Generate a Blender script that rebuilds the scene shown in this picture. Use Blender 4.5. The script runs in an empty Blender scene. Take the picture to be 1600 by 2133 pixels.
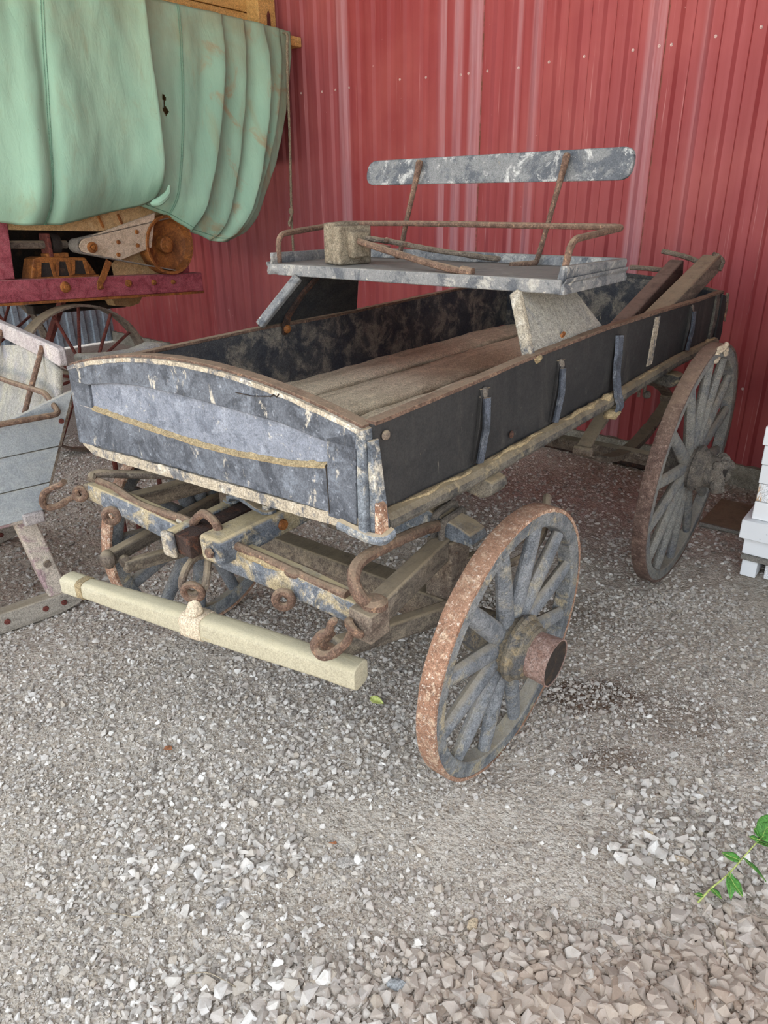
import bpy, bmesh, math, random
import numpy as np
from mathutils import Vector, Matrix, noise as mnoise
random.seed(7); rng = np.random.default_rng(11)
scene = bpy.context.scene
COL = scene.collection
PI = math.pi
def V(*a): return Vector(a)

# ------------------------------------------------------------------ builder
class MB:
    def __init__(s): s.v = []; s.f = []
    def add(s, vs, fs):
        o = len(s.v); s.v += [tuple(map(float, p)) for p in vs]; s.f += [tuple(i + o for i in f) for f in fs]
        return s
    def hexa(s, b, t):
        return s.add(list(b) + list(t), [(3,2,1,0),(4,5,6,7),(0,1,5,4),(1,2,6,5),(2,3,7,6),(3,0,4,7)])
    def box(s, x0, x1, y0, y1, z0, z1):
        return s.hexa([(x0,y0,z0),(x1,y0,z0),(x1,y1,z0),(x0,y1,z0)], [(x0,y0,z1),(x1,y0,z1),(x1,y1,z1),(x0,y1,z1)])
    def beam(s, a, b, w, h, up=(0,0,1), w2=None, h2=None):
        """rectangular beam from a to b"""
        a = Vector(a); b = Vector(b); d = (b - a).normalized(); u = Vector(up); sd = d.cross(u).normalized(); u = sd.cross(d).normalized()
        w2 = w if w2 is None else w2; h2 = h if h2 is None else h2
        q = lambda p, W, H: [p - sd*W/2 - u*H/2, p + sd*W/2 - u*H/2, p + sd*W/2 + u*H/2, p - sd*W/2 + u*H/2]
        A = q(a, w, h); B = q(b, w2, h2)
        return s.add(A + B, [(0,1,2,3)[::-1],(4,5,6,7),(0,1,5,4),(1,2,6,5),(2,3,7,6),(3,0,4,7)][:6])
    def prism(s, outline, fn, t0, t1):
        """2D outline extruded: fn(u,v,t) -> 3D"""
        n = len(outline); vs = [fn(u, v, t0) for u, v in outline] + [fn(u, v, t1) for u, v in outline]
        fs = [tuple(range(n))[::-1], tuple(range(n, 2*n))] + [(i, (i+1) % n, n + (i+1) % n, n + i) for i in range(n)]
        return s.add(vs, fs)
    def tube(s, path, r, n=10, closed=False, prof=None, up=None, caps=True):
        P = [Vector(p) for p in path]; m = len(P)
        R = r if isinstance(r, (list, tuple)) else [r]*m
        if len(R) != m: R = [float(x) for x in np.interp(np.linspace(0, 1, m), np.linspace(0, 1, len(R)), R)]
        prof = prof or [(math.cos(2*PI*k/n), math.sin(2*PI*k/n)) for k in range(n)]
        n = len(prof); T = []
        for i in range(m):
            if closed: t = P[(i+1) % m] - P[i-1]
            else: t = P[min(i+1, m-1)] - P[max(i-1, 0)]
            T.append(t.normalized())
        ref = Vector(up) if up else (Vector((0,0,1)) if abs(T[0].z) < .9 else Vector((1,0,0)))
        N = (ref - T[0]*ref.dot(T[0])).normalized(); vs = []
        for i in range(m):
            if up: N2 = Vector(up) - T[i]*Vector(up).dot(T[i]); N = N2.normalized() if N2.length > 1e-3 else N
            else: N = (N - T[i]*N.dot(T[i])).normalized()
            B = T[i].cross(N)
            for a, b in prof: vs.append(P[i] + (N*a + B*b)*R[i])
        fs = []
        for i in range(m if closed else m-1):
            j = (i+1) % m
            for k in range(n): fs.append((i*n+k, i*n+(k+1) % n, j*n+(k+1) % n, j*n+k))
        if not closed and caps: fs += [tuple(range(n))[::-1], tuple((m-1)*n+k for k in range(n))]
        return s.add(vs, fs)
    def chain(s, secs):
        n = len(secs[0]); vs = [p for q in secs for p in q]; m = len(secs)
        fs = [(i*n+k, i*n+(k+1) % n, (i+1)*n+(k+1) % n, (i+1)*n+k) for i in range(m-1) for k in range(n)]
        return s.add(vs, fs + [tuple(range(n))[::-1], tuple((m-1)*n+k for k in range(n))])
    def lathe(s, prof, o, ax, n=32, closed=False):
        """prof [(r,h)] about axis ax through o"""
        o = Vector(o); ax = Vector(ax).normalized(); u = ax.orthogonal().normalized(); w = ax.cross(u); vs = []
        m = len(prof)
        for r, h in prof:
            for k in range(n):
                a = 2*PI*k/n; vs.append(o + ax*h + (u*math.cos(a) + w*math.sin(a))*r)
        fs = []
        for i in range(m if closed else m-1):
            j = (i+1) % m
            for k in range(n): fs.append((i*n+k, i*n+(k+1) % n, j*n+(k+1) % n, j*n+k))
        if not closed:
            if prof[0][0] > 1e-6: fs.append(tuple(range(n))[::-1])
            if prof[-1][0] > 1e-6: fs.append(tuple((m-1)*n+k for k in range(n)))
        return s.add(vs, fs)
    def ball(s, c, r, sc=(1,1,1), n=10, m=6):
        vs = []; fs = []; c = Vector(c)
        for i in range(m+1):
            t = PI*i/m
            for k in range(n):
                a = 2*PI*k/n; vs.append(c + Vector((math.sin(t)*math.cos(a)*sc[0], math.sin(t)*math.sin(a)*sc[1], math.cos(t)*sc[2]))*r)
        for i in range(m):
            for k in range(n): fs.append((i*n+k, (i+1)*n+k, (i+1)*n+(k+1) % n, i*n+(k+1) % n))
        return s.add(vs, fs)
    def grid(s, fn, nu, nv):
        vs = [fn(i/nu, j/nv) for j in range(nv+1) for i in range(nu+1)]
        fs = [(j*(nu+1)+i, j*(nu+1)+i+1, (j+1)*(nu+1)+i+1, (j+1)*(nu+1)+i) for j in range(nv) for i in range(nu)]
        return s.add(vs, fs)
    def build(s, name, mat, parent=None, bevel=0.0, smooth=35, rough=0.0, rough_scale=8.0, sub=0, weld=True, seg=2):
        me = bpy.data.meshes.new(name); me.from_pydata(s.v, [], s.f); me.update()
        bm = bmesh.new(); bm.from_mesh(me)
        if weld: bmesh.ops.remove_doubles(bm, verts=bm.verts, dist=1e-5)
        bmesh.ops.recalc_face_normals(bm, faces=bm.faces); bm.to_mesh(me); bm.free()
        if smooth:
            me.shade_smooth()
            try: me.set_sharp_from_angle(angle=math.radians(smooth))
            except Exception: pass
        else: me.shade_flat()
        o = bpy.data.objects.new(name, me); COL.objects.link(o)
        if mat: me.materials.append(mat)
        if parent: o.parent = parent
        if bevel:
            b = o.modifiers.new('bevel', 'BEVEL'); b.width = bevel; b.segments = seg; b.limit_method = 'ANGLE'; b.angle_limit = math.radians(38)
        if sub:
            q = o.modifiers.new('sub', 'SUBSURF'); q.subdivision_type = 'SIMPLE'; q.levels = q.render_levels = sub
        if rough:
            t = bpy.data.textures.new(name, 'CLOUDS'); t.noise_scale = 1.0/rough_scale; t.noise_depth = 3
            q = o.modifiers.new('rough', 'DISPLACE'); q.texture = t; q.strength = rough; q.mid_level = .5; q.texture_coords = 'LOCAL'
        return o

def smoothpath(pts, k=6):
    """Catmull-Rom through pts"""
    P = [Vector(p) for p in pts]; out = []
    Q = [P[0]*2 - P[1]] + P + [P[-1]*2 - P[-2]]
    for i in range(1, len(Q)-2):
        for j in range(k):
            t = j/k; a, b, c, d = Q[i-1], Q[i], Q[i+1], Q[i+2]
            out.append(.5*((2*b) + (c-a)*t + (2*a-5*b+4*c-d)*t*t + (3*b-a-3*c+d)*t**3))
    out.append(P[-1]); return out
def fillet(pts, r, k=5):
    P = [Vector(p) for p in pts]; out = [P[0]]
    for i in range(1, len(P)-1):
        a = (P[i-1]-P[i]); b = (P[i+1]-P[i]); ra = min(r, a.length*.45); rb = min(r, b.length*.45)
        A = P[i] + a.normalized()*ra; B = P[i] + b.normalized()*rb
        for j in range(k+1):
            t = j/k; out.append(A*(1-t)**2 + P[i]*2*t*(1-t) + B*t*t)
    out.append(P[-1]); return out
def interp(x, xs, ys):
    return float(np.interp(x, xs, ys))

# ------------------------------------------------------------------ things
def tag(o, label=None, cat=None, group=None, kind=None):
    if label: o['label'] = label
    if cat: o['category'] = cat
    if group: o['group'] = group
    if kind: o['kind'] = kind
    return o
def thing(name, label, cat, loc=(0,0,0), rz=0, group=None):
    o = bpy.data.objects.new(name, None); o.empty_display_size = .1; COL.objects.link(o)
    o.location = loc; o.rotation_euler = (0, 0, rz)
    return tag(o, label, cat, group)

# ------------------------------------------------------------------ materials
def lin(c):
    return tuple(((x/255)/12.92 if x/255 <= .04045 else ((x/255+.055)/1.055)**2.4) for x in c)
class NT:
    def __init__(s, name):
        s.m = bpy.data.materials.new(name); s.m.use_nodes = True; s.t = s.m.node_tree
        for n in list(s.t.nodes): s.t.nodes.remove(n)
        s.out = s.n('ShaderNodeOutputMaterial'); s.b = s.n('ShaderNodeBsdfPrincipled')
        s.l(s.b.outputs[0], s.out.inputs[0]); s.b.inputs['Specular IOR Level'].default_value = .3
        tc = s.n('ShaderNodeTexCoord'); s.obj = tc.outputs['Object']
        oi = s.n('ShaderNodeObjectInfo'); s.rand = oi.outputs['Random']
    def n(s, k): return s.t.nodes.new(k)
    def l(s, a, b): s.t.links.new(a, b)
    def set(s, sock, v):
        if hasattr(v, 'is_output'): s.l(v, sock)
        elif isinstance(v, (tuple, list)): sock.default_value = tuple(v) if len(v) != 3 or len(sock.default_value) == 3 else tuple(v) + (1,)
        else: sock.default_value = v
    def math(s, op, a, b=0.0, c=None, clamp=False):
        n = s.n('ShaderNodeMath'); n.operation = op; n.use_clamp = clamp; s.set(n.inputs[0], a); s.set(n.inputs[1], b)
        if c is not None: s.set(n.inputs[2], c)
        return n.outputs[0]
    def coord(s, scale=(1,1,1), rnd=True, src=None, rot=None):
        v = src or s.obj
        if rnd:
            a = s.n('ShaderNodeVectorMath'); a.operation = 'ADD'; s.l(v, a.inputs[0])
            m = s.n('ShaderNodeVectorMath'); m.operation = 'SCALE'; m.inputs[0].default_value = (17, 31, 23); s.l(s.rand, m.inputs['Scale'])
            s.l(m.outputs[0], a.inputs[1]); v = a.outputs[0]
        mp = s.n('ShaderNodeMapping'); mp.inputs['Scale'].default_value = scale
        if rot: mp.inputs['Rotation'].default_value = rot
        s.l(v, mp.inputs['Vector']); return mp.outputs[0]
    def noise(s, scale, detail=6, rough=.6, dist=0, stretch=(1,1,1), rnd=True, vec=None):
        n = s.n('ShaderNodeTexNoise'); n.inputs['Scale'].default_value = scale; n.inputs['Detail'].default_value = detail
        n.inputs['Roughness'].default_value = rough; n.inputs['Distortion'].default_value = dist
        s.l(vec or s.coord(stretch, rnd), n.inputs['Vector']); return n.outputs['Fac']
    def ramp(s, v, lo, hi, a=0.0, b=1.0):
        n = s.n('ShaderNodeMapRange'); n.interpolation_type = 'SMOOTHSTEP'
        s.set(n.inputs['Value'], v); n.inputs['From Min'].default_value = lo; n.inputs['From Max'].default_value = hi
        n.inputs['To Min'].default_value = a; n.inputs['To Max'].default_value = b; return n.outputs[0]
    def mix(s, f, a, b):
        n = s.n('ShaderNodeMix'); n.data_type = 'RGBA'; s.set(n.inputs[0], f)
        s.set(n.inputs[6], a if not isinstance(a, tuple) else a[:3] + (1,)); s.set(n.inputs[7], b if not isinstance(b, tuple) else b[:3] + (1,)); return n.outputs[2]
    def up(s, lo=.3, hi=.9):
        g = s.n('ShaderNodeNewGeometry'); x = s.n('ShaderNodeSeparateXYZ'); s.l(g.outputs['Normal'], x.inputs[0]); return s.ramp(x.outputs['Z'], lo, hi)
    def bump(s, h, strength=.5, dist=.01, prev=None):
        n = s.n('ShaderNodeBump'); n.inputs['Strength'].default_value = strength; n.inputs['Distance'].default_value = dist
        s.set(n.inputs['Height'], h)
        if prev is not None: s.l(prev, n.inputs['Normal'])
        return n.outputs[0]
    def fin(s, col, rough=.8, bump=None, metal=0.0, spec=.3):
        s.set(s.b.inputs['Base Color'], col); s.set(s.b.inputs['Roughness'], rough); s.set(s.b.inputs['Metallic'], metal)
        s.b.inputs['Specular IOR Level'].default_value = spec
        if bump is not None: s.l(bump, s.b.inputs['Normal'])
        return s.m

def weathered(name, base, layers, dust=None, rough=.8, bump=.4, bdist=.004, bscale=60, stretch=(1,1,1), spec=.3, base2=None, b2scale=3, grit=.3):
    """layers: (colour, scale, lo, hi, opacity, stretch)"""
    t = NT(name); c = lin(base)
    if base2: c = t.mix(t.ramp(t.noise(b2scale, 5, .6, .3), .35, .65), c, lin(base2))
    for L in layers:
        colr, sc, lo, hi, op = L[:5]; st = L[5] if len(L) > 5 else (1,1,1)
        c = t.mix(t.ramp(t.noise(sc*1.5, 9, .72, .5, st), lo, hi, 0, op), c, lin(colr))
    if grit:
        hs = t.n('ShaderNodeHueSaturation'); t.set(hs.inputs['Color'], c)
        t.l(t.math('ADD', t.ramp(t.noise(240, 3, .6), .3, .7, 1-grit, 1+grit), t.ramp(t.noise(60, 5, .7), .3, .7, -grit*.6, grit*.6)), hs.inputs['Value']); c = hs.outputs[0]
    if dust:
        dc, amt = dust
        m = t.math('MULTIPLY', t.up(.35, .85), t.ramp(t.noise(14, 6, .7), .25, .6, .35, 1))
        c = t.mix(t.math('MULTIPLY', m, amt), c, lin(dc))
    h = t.noise(bscale, 8, .7, .2, stretch)
    return t.fin(c, rough, t.bump(h, bump, bdist), spec=spec)

GRAIN_X = (.12, 1, 1); GRAIN_Y = (1, .12, 1); GRAIN_Z = (1, 1, .12)
TAN = (176, 158, 128)
M = {}
M['panel'] = weathered('blue grey dusty front paint', (88, 92, 99), [((48, 51, 57), 6, .46, .6, .7), ((118, 124, 133), 10, .51, .65, .6), ((52, 55, 61), 24, .55, .66, .55, (1, 1, .5)), ((186, 178, 162), 11, .585, .64, .85, (1, 1, .5)), ((140, 118, 90), 6, .66, .72, .7), ((150, 155, 162), 40, .60, .67, .6), ((36, 39, 44), 60, .60, .67, .6)], dust=((205, 192, 168), .9), bump=.4, grit=.2)
M['inset'] = weathered('lighter blue grey inset paint', (116, 121, 131), [((84, 89, 99), 8, .5, .62, .75), ((142, 147, 156), 12, .52, .64, .65), ((180, 176, 166), 28, .61, .67, .75), ((66, 71, 81), 44, .57, .65, .55, (1, .4, 1)), ((176, 170, 154), 7, .66, .71, .6)], dust=((205, 192, 168), .8), bump=.4, grit=.18)
M['side'] = weathered('black side paint', (50, 49, 48), [((34, 34, 35), 3, .4, .65, .8), ((78, 74, 69), 4, .52, .7, .6, (1, 1, .25)), ((128, 122, 110), 34, .64, .72, .6, (1,1,.3)), ((158, 144, 120), 10, .66, .73, .6)], dust=(TAN, .8), bump=.3, grit=.16)
M['inner'] = weathered('dark inner boards', (62, 62, 64), [((44, 47, 54), 5, .42, .6, .8), ((128, 120, 108), 6, .46, .62, .75), ((150, 140, 120), 26, .60, .7, .6, (1,1,.4))], dust=(TAN, .7), bump=.3)
M['trimblue'] = weathered('blue grey worn trim', (108, 114, 120), [((64, 69, 76), 7, .47, .62, .8), ((192, 184, 166), 9, .50, .62, .85), ((138, 144, 152), 24, .5, .7, .5)], dust=(TAN, .9), bump=.5)
M['battenpaint'] = weathered('dull slate batten paint', (82, 88, 98), [((54, 58, 64), 7, .45, .6, .8), ((120, 124, 130), 16, .52, .66, .6), ((176, 164, 138), 20, .62, .7, .8)], dust=(TAN, .9), bump=.5)
M['cream'] = weathered('scuffed cream edge', (164, 153, 134), [((76, 81, 90), 10, .50, .60, .85), ((150, 118, 84), 22, .62, .7, .7), ((226, 220, 206), 9, .5, .7, .7), ((54, 58, 66), 60, .64, .7, .6)], bump=.8, bdist=.006, bscale=45)
M['sawdust'] = weathered('yellow sawdust', (164, 146, 112), [((186, 168, 132), 30, .45, .65, .8), ((140, 122, 94), 50, .52, .66, .7)], bump=1, bdist=.006, bscale=140, rough=1)
M['sill'] = weathered('dusty sill', (98, 93, 84), [((52, 52, 53), 6, .44, .58, .85), ((150, 136, 106), 8, .56, .68, .7)], dust=((150, 134, 104), .75), bump=.6)
M['rust'] = weathered('rough rust', (112, 90, 76), [((80, 60, 50), 25, .42, .6, .8), ((160, 128, 100), 40, .55, .66, .7), ((196, 178, 156), 110, .62, .7, .7), ((136, 94, 68), 12, .58, .7, .6)], dust=((170, 150, 124), .5), bump=.9, bdist=.004, bscale=120)
M['tire'] = weathered('rusty iron tyre', (150, 114, 92), [((116, 84, 66), 8, .47, .62, .8), ((200, 176, 150), 24, .5, .62, .7), ((224, 212, 196), 70, .55, .63, .8), ((100, 68, 52), 60, .6, .68, .7)], dust=((140, 112, 92), .5), bump=.8, bdist=.003, bscale=150)
M['tire_dark'] = weathered('dark rusty iron tyre', (108, 88, 78), [((76, 58, 52), 14, .45, .62, .8), ((150, 132, 120), 40, .52, .66, .6), ((190, 178, 166), 90, .62, .7, .6)], dust=((150, 128, 108), .6), bump=.9, bdist=.004, bscale=120)
M['darkrust'] = weathered('dark pitted rust', (62, 48, 42), [((104, 66, 48), 16, .5, .64, .8), ((34, 28, 28), 50, .55, .65, .8), ((140, 124, 106), 80, .62, .7, .5)], bump=1, bdist=.006, bscale=90)
M['spoke'] = weathered('slate blue wheel paint', (122, 124, 126), [((90, 94, 99), 6, .44, .6, .75), ((150, 142, 124), 8, .52, .66, .75), ((184, 172, 146), 22, .62, .7, .6), ((58, 61, 66), 50, .62, .7, .5)], dust=((160, 148, 126), .6), bump=.5)
M['spoke_grey'] = weathered('grey muddy wheel paint', (126, 124, 118), [((94, 96, 100), 7, .45, .62, .8), ((140, 132, 120), 10, .5, .66, .7), ((50, 62, 82), 5, .62, .72, .8)], dust=((140, 130, 114), .6), bump=.6)
M['rim'] = weathered('slate felloe with tan scuffs', (122, 123, 122), [((80, 84, 89), 6, .46, .6, .8), ((164, 150, 120), 9, .52, .64, .75), ((58, 62, 70), 30, .6, .7, .6)], dust=((160, 148, 126), .6), bump=.7)
M['caprust'] = weathered('greyish pink rusty hub cap', (140, 116, 106), [((112, 84, 72), 30, .46, .6, .7), ((168, 150, 142), 50, .52, .64, .7)], bump=.6)
M['hub'] = weathered('muddy hub', (112, 104, 90), [((74, 77, 82), 8, .46, .6, .8), ((146, 128, 96), 20, .5, .66, .7), ((62, 52, 44), 16, .6, .7, .7)], bump=.6)
M['mud'] = weathered('caked mud', (118, 110, 100), [((88, 84, 80), 14, .45, .6, .8), ((160, 150, 136), 30, .56, .68, .7)], bump=1, bdist=.01, bscale=50)
M['floorwood'] = weathered('tan dusty floor boards', (206, 190, 164), [((176, 160, 136), 5, .45, .62, .8, GRAIN_X), ((222, 206, 176), 4, .5, .7, .8), ((84, 72, 58), 60, .62, .7, .7), ((176, 158, 130), 50, .6, .68, .6)], bump=1, bdist=.008, bscale=70, rough=1)
M['greywood'] = weathered('weathered grey timber', (118, 108, 96), [((80, 72, 64), 26, .45, .6, .8, GRAIN_X), ((150, 138, 118), 8, .5, .7, .7), ((58, 52, 48), 50, .6, .7, .6, GRAIN_X)], dust=((160, 144, 118), .8), bump=.8, stretch=GRAIN_X)
M['brownbeam'] = weathered('dark brown old beam', (92, 74, 66), [((62, 48, 44), 20, .45, .6, .8, GRAIN_X), ((128, 112, 100), 8, .55, .7, .7), ((44, 36, 34), 40, .6, .7, .7, GRAIN_X)], dust=((140, 122, 108), .8), bump=.8, stretch=GRAIN_X)
M['palewood'] = weathered('pale yellow wood', (172, 164, 140), [((188, 181, 158), 4, .42, .62, .8, GRAIN_Y), ((160, 142, 100), 14, .58, .68, .7, GRAIN_Y), ((150, 96, 72), 10, .70, .76, .6), ((132, 118, 92), 60, .64, .72, .5)], dust=((190, 180, 150), .6), bump=.4, stretch=GRAIN_Y, grit=.14)
M['speckiron'] = weathered('rust speckled pale iron', (196, 180, 156), [((146, 96, 62), 55, .6, .66, .9), ((120, 100, 84), 16, .58, .68, .7)], bump=.6, bdist=.003, bscale=100)
M['seat'] = weathered('pale grey seat paint', (124, 124, 123), [((74, 78, 84), 7, .47, .6, .8), ((172, 168, 158), 9, .52, .62, .8), ((66, 69, 74), 34, .62, .69, .6), ((216, 206, 186), 40, .62, .68, .7)], dust=((132, 128, 120), .9), bump=.5, grit=.16)
M['backrest'] = weathered('chalky grey backrest paint', (112, 114, 115), [((72, 77, 84), 4, .46, .56, .85), ((176, 177, 174), 9, .53, .63, .8), ((158, 150, 130), 5, .60, .68, .7), ((56, 60, 64), 40, .60, .68, .7), ((206, 204, 196), 50, .62, .68, .7)], bump=.4, grit=.2)
M['support'] = weathered('dusty grey support board', (146, 142, 132), [((112, 112, 112), 5, .45, .65, .8, GRAIN_Z), ((170, 162, 142), 7, .5, .7, .7), ((88, 86, 84), 50, .62, .7, .5)], bump=.3)
M['support_dark'] = weathered('dark support board', (54, 54, 54), [((40, 42, 46), 6, .45, .6, .8), ((110, 104, 92), 30, .62, .72, .5)], bump=.3)
M['block'] = weathered('concrete crust', (132, 122, 104), [((104, 92, 76), 16, .45, .6, .8), ((160, 150, 132), 40, .55, .68, .7), ((84, 72, 60), 80, .6, .7, .6)], bump=1, bdist=.006, bscale=80)

def red_wall_mat():
    t = NT('faded red corrugated paint')
    x = t.n('ShaderNodeSeparateXYZ'); t.l(t.obj, x.inputs[0]); u = x.outputs['X']
    # sheet to sheet tone
    st = t.noise(14, 4, .6, 0, (1, 0, .05), False)
    c = t.mix(t.ramp(st, .35, .65), lin((142, 56, 58)), lin((152, 68, 70)))
    def band(a, b, e=.012):
        return t.math('MULTIPLY', t.ramp(u, a-e, a+e), t.ramp(u, b-e, b+e, 1, 0))
    fade = None
    for a, b, k in ((-5.2, -3.30, .16), (-3.30, -3.205, .75), (-2.33, -2.27, .8), (-2.20, -2.14, .7), (-2.07, -1.985, .85), (-1.72, -1.69, .6), (-1.60, -1.55, .55), (-.87, -.775, .6), (-.56, -.53, .3)):
        f = t.math('MULTIPLY', band(a, b), k); fade = f if fade is None else t.math('MAXIMUM', fade, f)
    streak = t.ramp(t.noise(40, 6, .7, 0, (1, 0, .03), False), .3, .7, .35, 1)
    fade = t.math('MULTIPLY', fade, streak)
    c = t.mix(fade, c, lin((182, 140, 146)))
    c = t.mix(t.ramp(t.noise(60, 4, .6, 0, (1, 0, .02), False), .62, .72, 0, .5), c, lin((206, 150, 146)))
    c = t.mix(t.ramp(t.noise(1.3, 4, .6, 0, (1, 0, 1), False), .4, .7, 0, .3), c, lin((186, 104, 96)))
    c = t.mix(t.ramp(t.noise(55, 3, .5, 0, (1, 1, .8), False), .74, .78, 0, .7), c, lin((216, 176, 168)))
    seam = t.math('MAXIMUM', band(-1.985, -1.97, .004), band(-.765, -.755, .003))
    c = t.mix(t.math('MULTIPLY', seam, t.ramp(t.noise(20, 5, .7, 0, (1, 0, 1), False), .35, .6)), c, lin((104, 62, 44)))
    return t.fin(c, .55, t.bump(t.noise(3, 3, .5, 0, (1, 0, .4), False), .15, .01), spec=.35)
M['redwall'] = red_wall_mat()
M['bluewall'] = weathered('pale blue grey sheet', (150, 164, 174), [((112, 126, 138), 3, .45, .65, .6)], bump=.1, rough=.5)
M['concrete'] = weathered('old concrete', (150, 144, 130), [((120, 112, 98), 5, .45, .62, .8), ((96, 88, 76), 30, .62, .72, .6), ((176, 172, 162), 9, .55, .7, .6)], bump=.7, bdist=.006)
M['screw'] = weathered('grey screw head', (206, 176, 170), [((90, 60, 56), 200, .5, .6, .6)], bump=0)
M['soffit'] = weathered('dark shed roof boards', (74, 68, 60), [((54, 50, 46), 6, .45, .62, .7)], bump=.3)

def tarp_mat():
    t = NT('green canvas')
    c = t.mix(t.ramp(t.noise(2.2, 4, .5, .3, (1, 1, .5), False), .35, .65), lin((144, 182, 160)), lin((160, 196, 172)))
    c = t.mix(t.ramp(t.noise(5, 6, .65, .6, (1.4, 1, .5), False), .52, .72, 0, .6), c, lin((150, 160, 130)))
    x = t.n('ShaderNodeSeparateXYZ'); t.l(t.obj, x.inputs[0])
    top = t.ramp(x.outputs['Z'], 2.2, 2.85)
    c = t.mix(t.math('MULTIPLY', top, t.ramp(t.noise(3.5, 6, .6, .5, (1, 1, 1), False), .3, .65, 0, .65)), c, lin((152, 150, 118)))
    uu = t.ramp(x.outputs['X'], 1.0, 1.25)
    c = t.mix(t.math('MULTIPLY', uu, t.ramp(t.noise(4, 5, .6, .8, (1, 1, 1), False), .56, .68, 0, .6)), c, lin((164, 138, 104)))
    c = t.mix(t.ramp(t.noise(60, 4, .6, 0, (1, 1, 1), False), .70, .74, 0, .5), c, lin((110, 116, 92)))
    w1 = t.n('ShaderNodeTexWave'); w1.inputs['Scale'].default_value = 160; w1.bands_direction = 'X'; t.l(t.obj, w1.inputs['Vector'])
    w2 = t.n('ShaderNodeTexWave'); w2.inputs['Scale'].default_value = 160; w2.bands_direction = 'Z'; t.l(t.obj, w2.inputs['Vector'])
    wv = t.math('ADD', w1.outputs['Fac'], w2.outputs['Fac'])
    b = t.bump(wv, .12, .001)
    b = t.bump(t.noise(9, 6, .6, 1.2, (2.4, 1, .8), False), .3, .010, b)
    m = t.fin(c, .9, b, spec=.15)
    return m
M['tarp'] = tarp_mat()
M['thread'] = weathered('canvas seam', (112, 152, 130), [], bump=.2)
M['mred'] = weathered('machine red paint', (160, 84, 92), [((120, 48, 58), 5, .42, .6, .8), ((166, 98, 104), 9, .52, .68, .7), ((168, 36, 36), 3.5, .64, .72, .7), ((196, 176, 160), 50, .68, .74, .6), ((96, 50, 44), 24, .64, .72, .6)], dust=((170, 130, 126), .6), bump=.2)
M['mbeige'] = weathered('machine beige paint', (182, 150, 108), [((160, 126, 84), 4, .42, .62, .8), ((198, 172, 132), 8, .52, .68, .6), ((112, 76, 44), 16, .64, .72, .7), ((80, 66, 56), 60, .68, .74, .6)], bump=.2)
M['mpale'] = weathered('machine pale arm paint', (190, 172, 150), [((166, 146, 122), 6, .45, .62, .8), ((128, 88, 56), 24, .64, .72, .7)], bump=.2)
M['orust'] = weathered('orange brown rust', (146, 92, 46), [((104, 62, 34), 6, .42, .6, .85), ((168, 106, 48), 9, .52, .66, .8), ((196, 150, 104), 20, .62, .7, .6), ((60, 38, 26), 30, .6, .7, .6)], bump=.5, rough=.6)
M['mdark'] = weathered('dark machine innards', (44, 38, 34), [((86, 64, 44), 10, .52, .68, .6)], bump=.6)
M['belt'] = weathered('grey canvas belt', (128, 122, 114), [((100, 94, 86), 20, .45, .6, .7)], bump=.4)
M['iron'] = weathered('old iron', (112, 100, 88), [((76, 64, 56), 14, .45, .6, .8), ((150, 138, 120), 30, .54, .66, .7), ((120, 84, 58), 12, .6, .7, .6)], dust=((150, 136, 112), .7), bump=.7)
M['redrust'] = weathered('red brown iron', (104, 54, 46), [((76, 42, 38), 14, .45, .6, .8), ((140, 90, 72), 40, .58, .68, .6)], bump=.5)
M['nwood'] = weathered('new pine boards', (208, 168, 104), [((186, 142, 80), 22, .45, .62, .7, GRAIN_X), ((222, 188, 130), 5, .5, .7, .6), ((140, 96, 54), 40, .68, .74, .7, GRAIN_X)], bump=.3, stretch=GRAIN_X)
M['rope'] = weathered('jute rope', (150, 138, 116), [((116, 104, 84), 60, .45, .6, .7)], bump=.8, bscale=200)
M['crossbar'] = weathered('blue grey bar under yellow dust', (106, 111, 118), [((64, 69, 76), 6, .48, .6, .8), ((172, 156, 122), 4.5, .48, .58, .85), ((206, 198, 182), 20, .55, .66, .7), ((150, 118, 84), 14, .66, .72, .6)], dust=((186, 168, 130), .9), bump=.7, bdist=.006)
M['sled'] = weathered('pale blue grey sled paint', (162, 166, 166), [((142, 148, 152), 4, .42, .62, .8), ((174, 176, 174), 8, .52, .7, .6, GRAIN_X), ((146, 116, 70), 5, .70, .74, .8), ((110, 112, 112), 60, .66, .72, .5, GRAIN_X)], dust=((178, 164, 138), .5), bump=.3, stretch=GRAIN_X, grit=.14)
M['sledback'] = weathered('mottled sled back board', (146, 142, 134), [((168, 162, 144), 6, .45, .62, .8, GRAIN_Z), ((136, 134, 140), 4, .5, .66, .7), ((112, 104, 92), 30, .62, .7, .5, GRAIN_Z)], bump=.4)
M['plankpink'] = weathered('pinkish grey plank', (166, 158, 155), [((150, 140, 139), 5, .44, .6, .8), ((194, 184, 170), 10, .54, .66, .7, GRAIN_Z), ((132, 112, 96), 40, .66, .72, .6)], bump=.4)
M['sledleg'] = weathered('mauve and cream leg paint', (184, 172, 158), [((154, 126, 130), 3.5, .5, .58, .85), ((204, 194, 172), 10, .54, .66, .7), ((118, 104, 92), 30, .64, .72, .5)], dust=((176, 162, 136), .6), bump=.4)
M['runner'] = weathered('weathered runner timber', (158, 150, 138), [((132, 124, 112), 10, .44, .6, .8, GRAIN_X), ((180, 170, 152), 6, .54, .68, .7), ((96, 86, 78), 40, .64, .72, .6, GRAIN_X)], dust=((168, 154, 130), .6), bump=.5, stretch=GRAIN_X)
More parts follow.
